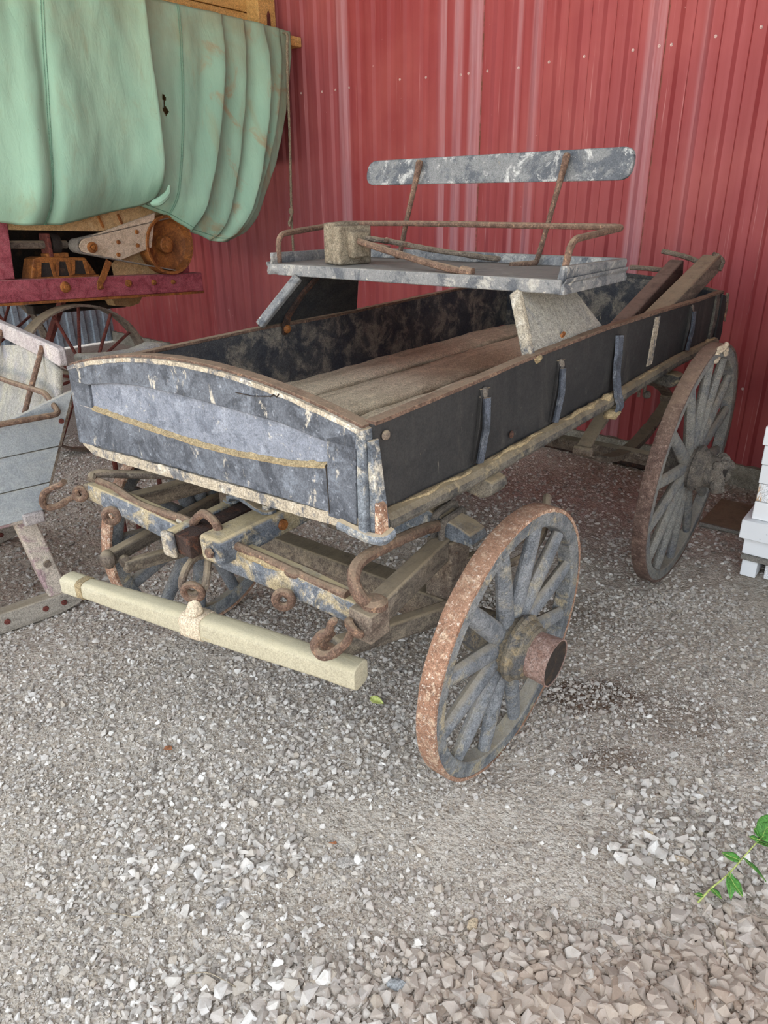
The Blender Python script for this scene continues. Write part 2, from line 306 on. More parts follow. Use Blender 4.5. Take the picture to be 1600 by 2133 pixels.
def white_mat():
    t = NT('white speckled beam face')
    c = t.mix(t.ramp(t.noise(3, 4, .5), .4, .65), lin((240, 242, 243)), lin((247, 248, 248)))
    c = t.mix(t.ramp(t.noise(70, 3, .5), .70, .74, 0, .7), c, lin((150, 150, 150)))
    return t.fin(c, .7, t.bump(t.noise(90, 4, .6), .3, .002))
M['white'] = white_mat()
M['whitestain'] = weathered('white beam with rust runs', (240, 241, 241), [((196, 148, 76), 26, .52, .6, .9, GRAIN_Z), ((134, 82, 40), 40, .62, .68, .8, GRAIN_Z)], bump=.2)
M['slab'] = weathered('grey slab', (132, 128, 120), [((108, 102, 94), 12, .45, .62, .7)], bump=.5)
M['leaf'] = weathered('green leaf', (84, 138, 60), [((62, 112, 44), 20, .42, .6, .8), ((128, 176, 96), 30, .56, .7, .5)], bump=.5, rough=.5)
M['leafy'] = weathered('yellow green leaf', (190, 196, 120), [((166, 178, 92), 40, .45, .6, .7)], bump=.4, rough=.5)
M['stem'] = weathered('plant stem', (168, 176, 104), [((142, 156, 82), 40, .45, .6, .7)], bump=.2)
M['twig'] = weathered('dry twig', (158, 146, 126), [((112, 98, 80), 60, .45, .6, .7)], bump=.5)
M['brownbit'] = weathered('dry brown chip', (150, 98, 66), [((108, 72, 50), 60, .45, .6, .7)], bump=.5)

def ground_mat():
    t = NT('dusty gravel dirt')
    v = t.coord((1,1,1), False)
    c = t.mix(t.ramp(t.noise(1.6, 6, .6, .4, rnd=False), .35, .65), lin((184, 172, 157)), lin((160, 147, 132)))
    c = t.mix(t.ramp(t.noise(26, 6, .7, .2, rnd=False), .42, .64, 0, .7), c, lin((206, 198, 186)))
    c = t.mix(t.ramp(t.noise(90, 4, .7, 0, rnd=False), .52, .66, 0, .7), c, lin((104, 96, 88)))
    # damp brown stains
    x = t.n('ShaderNodeSeparateXYZ'); t.l(t.obj, x.inputs[0])
    for (cx, cy, rx, ry, a) in ((.70, 2.05, .20, .11, .9), (.68, 1.74, .14, .06, .7), (.62, 2.62, .35, .16, .45), (.95, 1.95, .2, .15, .4)):
        dx = t.math('DIVIDE', t.math('SUBTRACT', x.outputs['X'], cx), rx); dy = t.math('DIVIDE', t.math('SUBTRACT', x.outputs['Y'], cy), ry)
        r = t.math('ADD', t.math('MULTIPLY', dx, dx), t.math('MULTIPLY', dy, dy))
        r = t.math('ADD', r, t.math('MULTIPLY', t.math('SUBTRACT', t.noise(14, 5, .6, .5, rnd=False), .5), 2.2))
        c = t.mix(t.ramp(r, .35, 1.2, a, 0), c, lin((88, 66, 48)))
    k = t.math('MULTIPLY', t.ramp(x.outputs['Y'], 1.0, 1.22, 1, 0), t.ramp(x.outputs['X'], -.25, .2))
    c = t.mix(t.math('MULTIPLY', k, t.ramp(t.noise(5, 5, .6, rnd=False), .3, .6, .4, .85)), c, lin((112, 96, 82)))  # near right soil browner, with shadowed gaps between stones put into its colour
    vo = t.n('ShaderNodeTexVoronoi'); vo.inputs['Scale'].default_value = 75; t.l(v, vo.inputs['Vector'])
    vo2 = t.n('ShaderNodeTexVoronoi'); vo2.inputs['Scale'].default_value = 170; t.l(v, vo2.inputs['Vector'])
    h = t.math('ADD', t.math('MULTIPLY', vo.outputs['Distance'], -1.0), t.math('MULTIPLY', vo2.outputs['Distance'], -.5))
    cc = t.n('ShaderNodeSeparateColor'); t.l(vo2.outputs['Color'], cc.inputs[0])
    c = t.mix(t.ramp(cc.outputs[0], .2, .9, 0, .35), c, lin((196, 190, 182)))
    b = t.bump(h, .7, .008); b = t.bump(t.noise(9, 6, .7, rnd=False), .6, .02, b)
    return t.fin(c, .95, b, spec=.15)
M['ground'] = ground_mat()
def stone_mat():
    t = NT('crushed stone')
    g = t.n('ShaderNodeNewGeometry'); r = g.outputs['Random Per Island']
    cr = t.n('ShaderNodeValToRGB'); t.l(r, cr.inputs[0]); e = cr.color_ramp
    e.elements[0].position = 0; e.elements[0].color = lin((122, 115, 107)) + (1,)
    e.elements[1].position = 1; e.elements[1].color = lin((232, 228, 220)) + (1,)
    for p, c in ((.15, (158, 151, 143)), (.35, (194, 189, 182)), (.5, (184, 172, 156)), (.65, (212, 208, 202)), (.8, (174, 163, 153))):
        k = e.elements.new(p); k.color = lin(c) + (1,)
    c = t.mix(t.ramp(t.noise(45, 5, .65, .3, rnd=False), .4, .7, 0, .45), cr.outputs[0], lin((164, 152, 138)))
    c = t.mix(t.ramp(t.noise(160, 3, .6, rnd=False), .55, .7, 0, .35), c, lin((208, 204, 198)))
    # browner stones by the near right
    x = t.n('ShaderNodeSeparateXYZ'); t.l(t.obj, x.inputs[0])
    k = t.math('MULTIPLY', t.ramp(x.outputs['X'], -.35, .35), t.ramp(x.outputs['Y'], 1.0, 1.45, 1, 0))
    c = t.mix(t.math('MULTIPLY', k, .6), c, t.mix(r, lin((176, 152, 132)), lin((140, 122, 106))))
    return t.fin(c, .9, t.bump(t.noise(220, 4, .7, rnd=False), .35, .002), spec=.2)
M['stone'] = stone_mat()
def mstone(nm, a, b): return weathered(nm, a, [(b, 30, .45, .62, .8), (tuple(min(255, int(x*1.15)) for x in a), 80, .56, .68, .5)], bump=.5, bdist=.003)

# ------------------------------------------------------------------ camera and light
CAM_H = 1.6
def cam_axes(vx, vy, f):
    d = Vector((vx-800, vy-1066.5, f)).normalized(); up = -d
    fw = Vector((0,0,1)) - up*up.z; fw.normalize(); rt = fw.cross(up)
    # columns: world X (rt), Y (fw), Z (up) in camera coordinates (x right, y down, z forward)
    return rt, fw, up
rt, fw, up = cam_axes(846, 4550, 1510.)
right = Vector((rt.x, fw.x, up.x)); down = Vector((rt.y, fw.y, up.y)); fwd = Vector((rt.z, fw.z, up.z))
cd = bpy.data.cameras.new('camera'); cam = bpy.data.objects.new('camera', cd); COL.objects.link(cam)
cam.matrix_world = Matrix(((right.x, -down.x, -fwd.x, 0), (right.y, -down.y, -fwd.y, 0), (right.z, -down.z, -fwd.z, CAM_H), (0,0,0,1)))
cd.sensor_fit = 'HORIZONTAL'; cd.sensor_width = 36; cd.lens = 36*1510/1600; cd.clip_start = .05
scene.camera = cam
w = bpy.data.worlds.new('overcast'); scene.world = w; w.use_nodes = True
bg = w.node_tree.nodes['Background']; bg.inputs['Color'].default_value = (.90, .97, 1.06, 1); bg.inputs['Strength'].default_value = 1.0
sd_ = bpy.data.lights.new('sun', 'SUN'); sd_.energy = 24; sd_.angle = .009; sd_.color = (1, .97, .92)
sun = bpy.data.objects.new('sun', sd_); COL.objects.link(sun)
# the sun stands behind the shed: it lights the yard in front, the roof keeps it off everything inside
sdir = Vector((-.42, -.36, -.90)).normalized(); sun.rotation_euler = sdir.to_track_quat('-Z', 'Y').to_euler(); sun.location = (6, 9, 12)
scene.view_settings.view_transform = 'Standard'; scene.view_settings.look = 'None'; scene.view_settings.gamma = 1; scene.view_settings.exposure = 1.5
try: scene.view_settings.use_curve_mapping = False
except Exception: pass

# ------------------------------------------------------------------ the shed
WG = Vector((2.11456, 4.06877, 0)); WY = math.radians(-43.216)
wd = Vector((math.cos(WY), math.sin(WY), 0)); wn = Vector((-wd.y, wd.x, 0))
def wallframe(name, u=0, v=0, z=0):
    o = bpy.data.objects.new(name, None)
    return o
def place_wall(o, rot=WY, loc=WG):
    o.location = loc; o.rotation_euler = (0, 0, rot); return o
# corrugated profile, pitch .15 m
def corrugated(u0, u1, z0, z1, pitch=.15, depth=.02):
    prof = []; k0 = int(math.floor(u0/pitch)); k1 = int(math.ceil(u1/pitch))
    for k in range(k0, k1):
        b = k*pitch
        prof += [(b, -depth), (b+.055, -depth), (b+.057, -depth+.002), (b+.070, -.002), (b+.072, 0), (b+.126, 0), (b+.128, -.002), (b+.139, -depth+.002)]
    m = MB(); vs = [(a, v, z0) for a, v in prof] + [(a, v, z1) for a, v in prof]; n = len(prof)
    return m.add(vs, [(i, i+1, n+i+1, n+i) for i in range(n-1)])
wall = corrugated(-7.6, 5.0, .115, 5.2).build('wall_back', M['redwall'], smooth=20); place_wall(wall); tag(wall, kind='structure')
for u, z in [(-3.729,2.369),(-3.469,2.362),(-3.335,2.36),(-3.205,2.361),(-2.688,2.361),(-2.437,2.353),(-2.18,2.339),(-2.047,2.337),(-1.936,2.335),(-1.693,2.332),(-1.446,2.335),(-1.211,2.341),(-.968,2.337),(-.843,2.339),(-.738,2.333),(-.506,2.346),(-.282,2.353),(-4.982,.585),(-.051,.565),(-4.3,.575),(-.66,.57)]:
    k = math.floor(u/.15); uu = k*.15 + .099 if (u/.15 - k) > .37 else k*.15 + .027
    vv = 0 if (u/.15 - k) > .37 else -.02
    MB().lathe([(0, -.001), (.0085, -.001), (.0085, -.003), (.005, -.004), (.005, -.008), (0, -.009)], (uu, vv, z), (0, 1, 0), 8).build('screw', M['screw'], wall, smooth=30)
pl = MB()
pts = []
def plf(u, v):  # plinth with an uneven top
    return (u, v, .127 + .012*mnoise.noise(Vector((u*3, 0, 1))))
N = 60
pl.chain([[(a,-.05,-.05),(a,.14,-.05),plf(a,.14),plf(a,-.045)] for a in [-7.6 + 12.4*i/240 for i in range(241)]])
pl = pl.build('baseboard_back', M['concrete'], bevel=0); place_wall(pl); tag(pl, kind='structure')
# end wall of pale sheeting behind the machine, and the roof
wl = corrugated(0, 6.0, .02, 5.2, .15, .02).build('wall_left', M['bluewall'], smooth=20)
wl.location = WG + wd*(-7.42); wl.rotation_euler = (0, 0, WY - PI/2); tag(wl, kind='structure')
rf = MB().hexa([(-7.6,-5.0,4.8),(5.0,-5.0,4.8),(5.0,.2,5.1),(-7.6,.2,5.1)], [(-7.6,-5.0,4.9),(5.0,-5.0,4.9),(5.0,.2,5.2),(-7.6,.2,5.2)]).build('ceiling', M['soffit']); place_wall(rf); tag(rf, kind='structure')

wr_ = corrugated(0, 2.1, .02, 5.2, .15, .02).build('wall_right_blocker', M['bluewall'], smooth=20)  # unseen wall, added and sized to block light from the side
wr_.location = WG + wd*1.78; wr_.rotation_euler = (0, 0, WY - PI/2); tag(wr_, kind='structure')

# ------------------------------------------------------------------ the ground
def fbm(x, y, s, o=4, seed=0.0):
    return mnoise.fractal(Vector((x*s, y*s, seed)), 1.0, 2.0, o)
def gz(x, y):
    return .018*fbm(x, y, 1.3, 3, 3.3) + .006*fbm(x, y, 7, 3, 1.1) - .004
def ground_mesh():
    xs = np.concatenate([np.arange(-32, -12, 2.), np.arange(-12, -2.4, .6), np.arange(-2.4, 2.6, .03), np.arange(2.6, 9, .6), np.arange(9, 24, 2.)])
    ys = np.concatenate([np.arange(-34, -9, 2.), np.arange(-9, .5, .6), np.arange(.5, 3.6, .03), np.arange(3.6, 6, .08), np.arange(6, 13, .5)])
    m = MB(); nx = len(xs); ny = len(ys)
    vs = [(x, y, gz(x, y) if (-2.5 < x < 2.7 and .4 < y < 7) else 0) for y in ys for x in xs]
    fs = [(j*nx+i, j*nx+i+1, (j+1)*nx+i+1, (j+1)*nx+i) for j in range(ny-1) for i in range(nx-1)]
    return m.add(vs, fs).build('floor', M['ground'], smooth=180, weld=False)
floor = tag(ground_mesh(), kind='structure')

def hull(seed, n=13, flat=.7):
    r = random.Random(seed); bm = bmesh.new()
    for i in range(n):
        v = Vector((r.gauss(0,1), r.gauss(0,1), r.gauss(0,1))).normalized()*(.8 + .2*r.random())
        bm.verts.new((v.x*(1+.35*r.random()), v.y, v.z*flat))
    bmesh.ops.convex_hull(bm, input=bm.verts)
    bmesh.ops.delete(bm, geom=[v for v in bm.verts if not v.link_faces], context='VERTS')
    bmesh.ops.triangulate(bm, faces=bm.faces); bm.verts.index_update()
    V_ = np.array([v.co[:] for v in bm.verts], np.float32); F_ = np.array([[v.index for v in f.verts] for f in bm.faces], np.int32)
    bm.free(); return V_, F_
protos = [hull(100+i, random.choice((10, 12, 14, 16)), .55 + .4*random.random()) for i in range(26)]
small = [hull(300+i, 9, .6 + .3*random.random()) for i in range(12)]

# density of stones by place
def dens(x, y):
    d = .62 + .75*fbm(x, y, 2.3, 3, 9.1) + .35*fbm(x, y, 6.5, 2, 4.4)
    def g(cx, cy, rx, ry, a): return a*math.exp(-(((x-cx)/rx)**2 + ((y-cy)/ry)**2))
    d += g(-.35, 2.08, .55, .35, .5) + g(-.30, 1.62, .5, .28, .25) + g(-.42, 1.38, .3, .10, .35) + g(.35, 1.06, .45, .11, 1.0) + g(.75, 1.02, .3, .18, 1.0) + g(-.1, 1.10, .35, .09, .45) + g(.72, 1.42, .2, .2, .35)
    d -= g(.40, 1.38, .30, .16, 1.4) + g(.10, 1.52, .35, .10, .8) + g(-.66, 1.20, .22, .12, .8) + g(.70, 1.9, .35, .4, .55) + g(.55, 1.25, .10, .08, .4) + g(.1, 1.75, .2, .15, .3)
    return max(.06, min(1., .5+.8*(d-.5)))
def coarse(x, y):
    """0..1: how coarse the gravel is, coarsest in the near right corner"""
    c = 0
    for cx, cy, rx, ry, a in ((.45, 1.02, .55, .15, 1.0), (.85, 1.08, .3, .25, .9), (.7, 1.42, .25, .22, .55), (-.15, 1.04, .35, .10, .65), (-.40, 1.37, .3, .10, .40), (-.3, 1.7, .7, .5, .12)):
        c = max(c, a*math.exp(-(((x-cx)/rx)**2 + ((y-cy)/ry)**2)))
    return c
def scatter(n, x0, x1, y0, y1, sizef, pr, sink=.25, power=1.0, cond=None):
    acc = [[] for _ in pr]; px = rng.uniform(x0, x1, n); py = rng.uniform(y0, y1, n); u = rng.random(n); kk = rng.integers(0, len(pr), n)
    for i in range(n):
        x, y = px[i], py[i]
        if abs(x) > .62*y + .35: continue
        if u[i] > dens(x, y)**power: continue
        s = sizef(x, y, rng.random())
        if s <= 0: continue
        acc[kk[i]].append((x, y, gz(x, y) + s*(.55 - sink), s))
    vs = []; fs = []; off = 0
    for (pv, pf), L in zip(pr, acc):
        if not L: continue
        A = np.array(L, np.float32); k = len(A); a = rng.uniform(0, 2*PI, k); b = rng.normal(0, .35, k); c = rng.normal(0, .35, k)
        ca, sa, cb, sb, cc, sc = np.cos(a), np.sin(a), np.cos(b), np.sin(b), np.cos(c), np.sin(c)
        P = np.repeat(pv[None], k, 0).copy(); P *= rng.uniform(.8, 1.2, (k, 1, 3))
        y = P[:,:,1]*cb[:,None] - P[:,:,2]*sb[:,None]; z = P[:,:,1]*sb[:,None] + P[:,:,2]*cb[:,None]; x = P[:,:,0]
        x, z = x*cc[:,None] + z*sc[:,None], -x*sc[:,None] + z*cc[:,None]
        x, y = x*ca[:,None] - y*sa[:,None], x*sa[:,None] + y*ca[:,None]
        s = A[:,3][:,None]; P = np.stack([x*s + A[:,0][:,None], y*s + A[:,1][:,None], z*s + A[:,2][:,None]], 2).reshape(-1, 3)
        F = (pf[None] + (np.arange(k)*len(pv))[:,None,None] + off).reshape(-1, 3)
        vs.append(P); fs.append(F); off += len(P)
    return np.concatenate(vs), np.concatenate(fs)
def npmesh(name, parts, mat):
    vs = []; fs = []; off = 0
    for v, f in parts: vs.append(v); fs.append(f + off); off += len(v)
    v = np.concatenate(vs).astype(np.float32); f = np.concatenate(fs).astype(np.int32)
    me = bpy.data.meshes.new(name); me.vertices.add(len(v)); me.vertices.foreach_set('co', v.ravel())
    me.loops.add(f.size); me.loops.foreach_set('vertex_index', f.ravel()); me.polygons.add(len(f))
    me.polygons.foreach_set('loop_start', np.arange(0, f.size, 3, dtype=np.int32)); me.polygons.foreach_set('loop_total', np.full(len(f), 3, np.int32))
    me.update(calc_edges=True); me.validate(); me.shade_flat(); me.materials.append(mat)
    o = bpy.data.objects.new(name, me); COL.objects.link(o); return o
def med(x, y, r): return (.0045 + .0058*r**1.6)*(1 + .9*coarse(x, y)*r)
def big(x, y, r):
    c = coarse(x, y); return 0 if rng.random() > c else .008 + .017*r**1.7*(.4 + .9*c)
def fine(x, y, r): return .0018 + .0022*r
def odd(x, y, r): return .009 + .008*r**2
parts = [scatter(46000, -1.6, 1.6, .6, 2.8, med, protos, .3, 1.0),
         scatter(34000, -1.3, 1.4, .6, 2.4, big, protos, .2, .5),
         scatter(60000, -1.2, 1.3, .6, 2.2, fine, small, .2, .35),
         scatter(26000, -2.4, 2.6, 2.6, 5.2, lambda x, y, r: .006 + .007*r**1.5, protos, .35, 1.0),
         scatter(1500, -2.0, 2.0, .8, 4.0, odd, protos, .3, .5)]
gravel = npmesh('gravel', parts, M['stone'])
tag(gravel, 'loose grey crushed stone gravel strewn all over the dirt ground', 'gravel', kind='stuff')

# ------------------------------------------------------------------ the wagon (x to the rear, y to the left, z up)
YAW = math.radians(51.6)
wag = thing('farm_wagon', 'old black and slate blue four-wheeled horse wagon with rusty tyres on gravel', 'wagon', (-.48433, 1.834756, 0), YAW)
HW = .58
def arch(y, lo=1.137, hi=1.222):
    return lo + (hi-lo)*math.cos(max(-1, min(1, y/.60))*PI/2)**.8 if abs(y) < .6 else lo
# ---- front end board
def rounded_outline():
    pts = []
    for i in range(25):
        y = .585 - 1.15*i/24; pts.append((y, arch(y)))
    pts += [(-.565, 1.10), (-.572, .93)]
    pts += [(-.55, .912), (-.40, .902), (-.18, .897), (.16, .886), (.40, .877), (.53, .874), (.575, .885), (.600, .905), (.610, .94), (.606, 1.02), (.598, 1.10)]
    return pts
FX = lambda y, z, t: (t, y, z)
fp = MB().prism(rounded_outline(), FX, 0.0, .035).build('front_panel', M['panel'], wag, bevel=.004, rough=.003, sub=0)
# sunken lens-shaped field: a lighter board set back inside a raised frame
lens_top = [(.489,1.101),(.35,1.125),(.218,1.135),(.05,1.136),(-.12,1.131),(-.25,1.127),(-.337,1.123),(-.467,1.105)]
lens_bot = [(-.46,1.047),(-.35,1.028),(-.157,1.013),(0,1.010),(.18,1.015),(.34,1.021),(.498,1.029)]
MB().prism(lens_top + lens_bot, FX, -.0015, .01).build('inset_field', M['inset'], fp, bevel=.0015)
# raised frame strip around the field
def strip(outer, inner, t0, t1):
    return MB().chain([[(t1,a[0],a[1]),(t1,d[0],d[1]),(t0,d[0],d[1]),(t0,a[0],a[1])] for a, d in zip(outer, inner)])
ys = np.linspace(.583, -.56, 26)
topo = [(y, arch(y)-.004) for y in ys]
topi = [(interp(y, [-.467,-.337,-.25,-.12,.05,.218,.35,.489][::1], [1.105,1.123,1.127,1.131,1.136,1.135,1.125,1.101]) if abs(y) < .49 else (1.101 if y > 0 else 1.105)) for y in ys]
strip(topo, [(y, z) for y, z in zip(ys, topi)], -.012, 0).build('top_frame', M['panel'], fp, bevel=.002)
yb = np.linspace(.56, -.47, 24)
boti = [(y, interp(y, [-.46,-.35,-.157,0,.18,.34,.498], [1.047,1.028,1.013,1.010,1.015,1.021,1.029])) for y in yb]
boto = [(y, interp(y, [-.5,-.18,.16,.40,.53,.575], [.935,.93,.919,.912,.909,.925])) for y in yb]
strip(boti, boto, -.010, 0).build('bottom_frame', M['panel'], fp, bevel=.002)
MB().hexa([(0,.606,.90),(0,.498,.905),(0,.492,1.10),(0,.592,1.135)], [(-.009,.606,.90),(-.009,.498,.905),(-.009,.492,1.10),(-.009,.592,1.135)]).build('left_frame', M['panel'], fp, bevel=.002)
MB().hexa([(0,-.462,.925),(0,-.548,.925),(0,-.553,1.145),(0,-.468,1.115)], [(-.012,-.462,.925),(-.012,-.548,.925),(-.012,-.553,1.145),(-.012,-.468,1.115)]).build('right_frame', M['panel'], fp, bevel=.002)
# sawdust lying on the lens ledge
m = MB(); rr = random.Random(3); P = []
for i in range(60):
    t = i/59; y = .49 - .95*t; z = interp(y, [-.46,-.35,-.157,0,.18,.34,.498], [1.047,1.028,1.013,1.010,1.015,1.021,1.029])
    P.append((-.010 - .003*rr.random(), y, z + .002)); 
R_ = [.0055 + .0035*abs(mnoise.noise(Vector((i*.35, 0, 5)))) + (.004 if i % 13 == 4 else 0) for i in range(60)]
m.chain([[(p[0]+.010, p[1], p[2]-.010), (p[0]+.010, p[1], p[2]+r*.9), (p[0]-.001-r*.3, p[1], p[2]-.002), (p[0]-.001, p[1], p[2]-.007)] for p, r in zip(P, R_)])
m.build('sawdust_ledge', M['sawdust'], fp, rough=.003, rough_scale=70)
# pale scuffed lower edge and arched edge
m = MB(); ys2 = np.linspace(.585, -.575, 50)
low = lambda y: interp(y, [-.575,-.40,-.18,.16,.40,.53,.60], [.913,.902,.897,.886,.877,.874,.905])
hgt = lambda y: .012 + .022*interp(y, [-.58, -.1, .3, .6], [1, .9, .9, .8])*(.7 + .5*abs(mnoise.noise(Vector((y*14, 2, 0)))))
strip([(y, low(y)-.003) for y in ys2], [(y, low(y)+hgt(y)) for y in ys2], -.008, .03).build('bottom_edge', M['cream'], fp, rough=.004, rough_scale=40)
m = MB(); ys3 = np.linspace(.588, -.565, 50)
strip([(y, arch(y)+.001) for y in ys3], [(y, arch(y)-.010-.008*abs(mnoise.noise(Vector((y*11, 4, 0))))) for y in ys3], -.014, .02).build('top_edge', M['cream'], fp, rough=.003, rough_scale=40)
m = MB(); m.tube([(.012, y, arch(y)+.004) for y in ys3], 1, prof=[(.004,-.016),(.004,.016),(-.004,.016),(-.004,-.016)], up=(0,0,1)).build('arch_strip', M['rust'], fp, bevel=.001, rough=.002, rough_scale=40)
# cracks: one down the right frame, one in the arched edge
MB().hexa([(-.0128,-.4665,.932),(-.0128,-.4695,.932),(-.010,-.4695,.932),(-.010,-.4665,.932)], [(-.0128,-.4610,1.05),(-.0128,-.4622,1.05),(-.010,-.4622,1.05),(-.010,-.4610,1.05)]).build('crack', M['mdark'], fp)
MB().tube([(-.0150,-.300,1.183),(-.0150,-.312,1.190),(-.0150,-.322,1.186),(-.0150,-.330,1.194)], .0018, 5).build('crack', M['mdark'], fp)
MB().tube([(-.0150,-.180,1.176),(-.0150,-.24,1.176),(-.0150,-.300,1.184)], .0012, 5).build('crack', M['mdark'], fp)
# right hand corner posts
cp = MB().hexa([(-.022,-.560,.905),(-.022,-.583,.905),(.03,-.583,.905),(.03,-.560,.905)], [(-.012,-.553,1.15),(-.012,-.572,1.15),(.03,-.572,1.15),(.03,-.553,1.15)]).build('corner_post', M['trimblue'], wag, bevel=.003, rough=.003)
MB().hexa([(-.006,-.583,.90),(-.004,-.612,.91),(.032,-.612,.91),(.032,-.583,.90)], [(-.002,-.574,1.125),(0,-.584,1.125),(.03,-.584,1.125),(.03,-.574,1.125)]).build('corner_plate', M['trimblue'], cp, bevel=.003, rough=.003)
MB().hexa([(-.010,-.597,.905),(-.008,-.616,.91),(.02,-.617,.91),(.02,-.597,.905)], [(-.008,-.598,.99),(-.006,-.612,.98),(.02,-.612,.98),(.02,-.597,.99)]).build('rust_patch', M['tire'], cp, bevel=.003, rough=.005, rough_scale=30)
# foot trim under the post
MB().tube(smoothpath([(-.012,-.50,.915),(-.016,-.545,.912),(-.014,-.585,.906),(.0,-.613,.905),(.03,-.617,.912)], 5), .014, 8).build('foot_moulding', M['trimblue'], cp, rough=.006, rough_scale=40)
MB().ball((.05,-.586,1.128), .011, (1.2,.7,1)).build('corner_bolt', M['iron'], cp, rough=.006, rough_scale=60)
MB().hexa([(0,.586,.95),(.035,.586,.95),(.035,.612,.95),(0,.612,.95)], [(-.006,.574,1.136),(.035,.574,1.136),(.035,.600,1.136),(-.006,.600,1.136)]).build('corner_post', M['trimblue'], wag, bevel=.004, rough=.004)

# ---- side boards with a gentle sag and rise
def topz(x): return interp(x, [0,.41,.67,1.24,1.8,2.3,2.67], [1.156,1.167,1.178,1.187,1.180,1.170,1.170])
def topzL(x): return interp(x, [0,.41,.74,1.14,2.1,2.67], [1.138,1.146,1.152,1.148,1.164,1.168])
def side(y0, y1, tz, name, mat, par=wag):
    n = 40
    m = MB(); xs = [.02 + 2.645*i/n for i in range(n+1)]
    m.chain([[(a,y0,.925),(a,y1,.925),(a,y1,tz(a)),(a,y0,tz(a))] for a in xs])
    return m.build(name, mat, par)
def weldfix(o): return o
sR = side(-.58, -.556, topz, 'side_board', M['side'])
sL = side(.556, .58, topzL, 'side_board', M['inner'])
sR['label'] = 'black painted side board'
for y, tz, sb in ((-.569, topz, sR), (.569, topzL, sL)):
    MB().tube([(x, y, tz(x)+.003) for x in np.linspace(.02, 2.66, 50)], 1, prof=[(.005,-.015),(.005,.015),(-.005,.015),(-.005,-.015)], up=(0,0,1)).build('rim_strip', M['rust'], sb, bevel=.001, rough=.003, rough_scale=30)
# inner face of the right side, dusty dark
MB().hexa([(.04,-.556,.94),(2.62,-.556,.94),(2.62,-.553,.94),(.04,-.553,.94)], [(.04,-.556,1.15),(2.62,-.556,1.15),(2.62,-.553,1.15),(.04,-.553,1.15)]).build('inner_lining', M['inner'], sR)
# sill mouldings with sawdust along the top
def sillz(x): return interp(x, [0,.40,.80,1.3,2.04,2.6], [.930,.920,.926,.930,.950,.945])
sillR = MB().tube([(x, -.588, sillz(x)) for x in np.linspace(.03, 2.60, 60)], [.026]*60, 10).build('sill', M['sill'], wag, rough=.006, rough_scale=25)
MB().tube([(x, .588, sillz(x)) for x in np.linspace(.03, 2.60, 30)], .024, 8).build('sill', M['sill'], wag)
for a, b, k in ((.10, .42, .5), (.50, .80, .8), (.95, 1.22, 1.1), (1.24, 1.33, 1.2), (2.42, 2.58, .8), (1.5, 1.9, .4)):
    xs = np.linspace(a, b, 26)
    MB().tube([(x, -.594 - .004*math.sin(x*40), sillz(x)+.022) for x in xs], [max(.002, .013*k*math.sin(PI*(i+.3)/26.6)**.5*(.6+.8*abs(mnoise.noise(Vector((xs[i]*30, k, 0)))))) for i in range(26)], 8).build('sawdust_heap', M['sawdust'], sillR, rough=.008, rough_scale=60)
# battens
for x, z0, z1, w_, mt in ((.455,.952,1.146,.052,'trimblue'),(.90,.957,1.143,.052,'trimblue'),(1.745,.985,1.168,.060,'cream'),(2.17,.975,1.160,.050,'trimblue'),(2.545,.945,1.172,.060,'mud')):
    m = MB().hexa([(x-w_/2-.015,-.584,z0),(x+w_/2-.015,-.584,z0),(x+w_/2-.015,-.58,z0),(x-w_/2-.015,-.58,z0)], [(x-w_/2+.012,-.584,z1),(x+w_/2+.012,-.584,z1),(x+w_/2+.012,-.58,z1),(x-w_/2+.012,-.58,z1)]) if mt == 'cream' else \
        MB().tube([(x-.012, -.584, z0), (x+.004, -.590, (z0+z1)/2), (x+.014, -.588, z1-.02), (x+.016, -.582, z1)], [w_*.5]*4, 10, prof=[(-.95,-.1),(-.8,.4),(-.2,.55),(.4,.5),(.9,.25),(.98,-.1)], up=(1,0,0))
    b = m.build('batten', M['cream'] if mt == 'cream' else (M['sill'] if mt == 'mud' else M['side']), wag, bevel=.002, rough=.004, rough_scale=30)
    if mt == 'trimblue':
        MB().tube([(x-.026, -.598, z0+.005), (x-.008, -.602, (z0+z1)/2), (x-.001, -.596, z1-.02)], [.016]*3, 6, prof=[(-1,-.4),(-.6,.2),(.6,.2),(1,-.4)], up=(1,0,0)).build('batten_face', M['battenpaint'], b, rough=.003, rough_scale=30)
        MB().ball((x+.012, -.584, z1-.018), .016, (1.3,.5,1.5)).build('mud_cap', M['mud'], b, rough=.010, rough_scale=60)
# iron strap clip in the middle, curling under the sill
cl = MB().tube(smoothpath([(1.372,-.584,1.152),(1.365,-.590,1.10),(1.355,-.596,1.02),(1.345,-.612,.955),(1.335,-.628,.915),(1.325,-.612,.885),(1.31,-.585,.880)], 5), 1, prof=[(-.028,-.003),(-.022,.006),(.022,.006),(.028,-.003)], up=(1,0,0)).build('strap_clip', M['battenpaint'], wag, rough=.004, rough_scale=30)
MB().ball((1.318,-.61,.888), .026, (1.8,.9,.7)).build('mud_cap', M['sawdust'], cl, rough=.02, rough_scale=40)
MB().ball((.62, -.588, .985), .011, (1,.5,1)).build('side_bolt', M['darkrust'], wag)
# rear end board
oR = [(.58 - 1.16*i/24, arch(.58 - 1.16*i/24, 1.166, 1.236)) for i in range(25)] + [(-.58,.92),(.58,.92)]
rp = MB().prism(oR, FX, 2.63, 2.665).build('rear_panel', M['inner'], wag, bevel=.003)
MB().prism([(y, z) for y, z in [(.58 - 1.16*i/24, arch(.58 - 1.16*i/24, 1.168, 1.240)) for i in range(25)] + [(.58 - 1.16*i/24, arch(.58 - 1.16*i/24, 1.160, 1.222)) for i in range(24, -1, -1)]], FX, 2.625, 2.628).build('top_edge', M['sill'], rp, rough=.004, rough_scale=30)
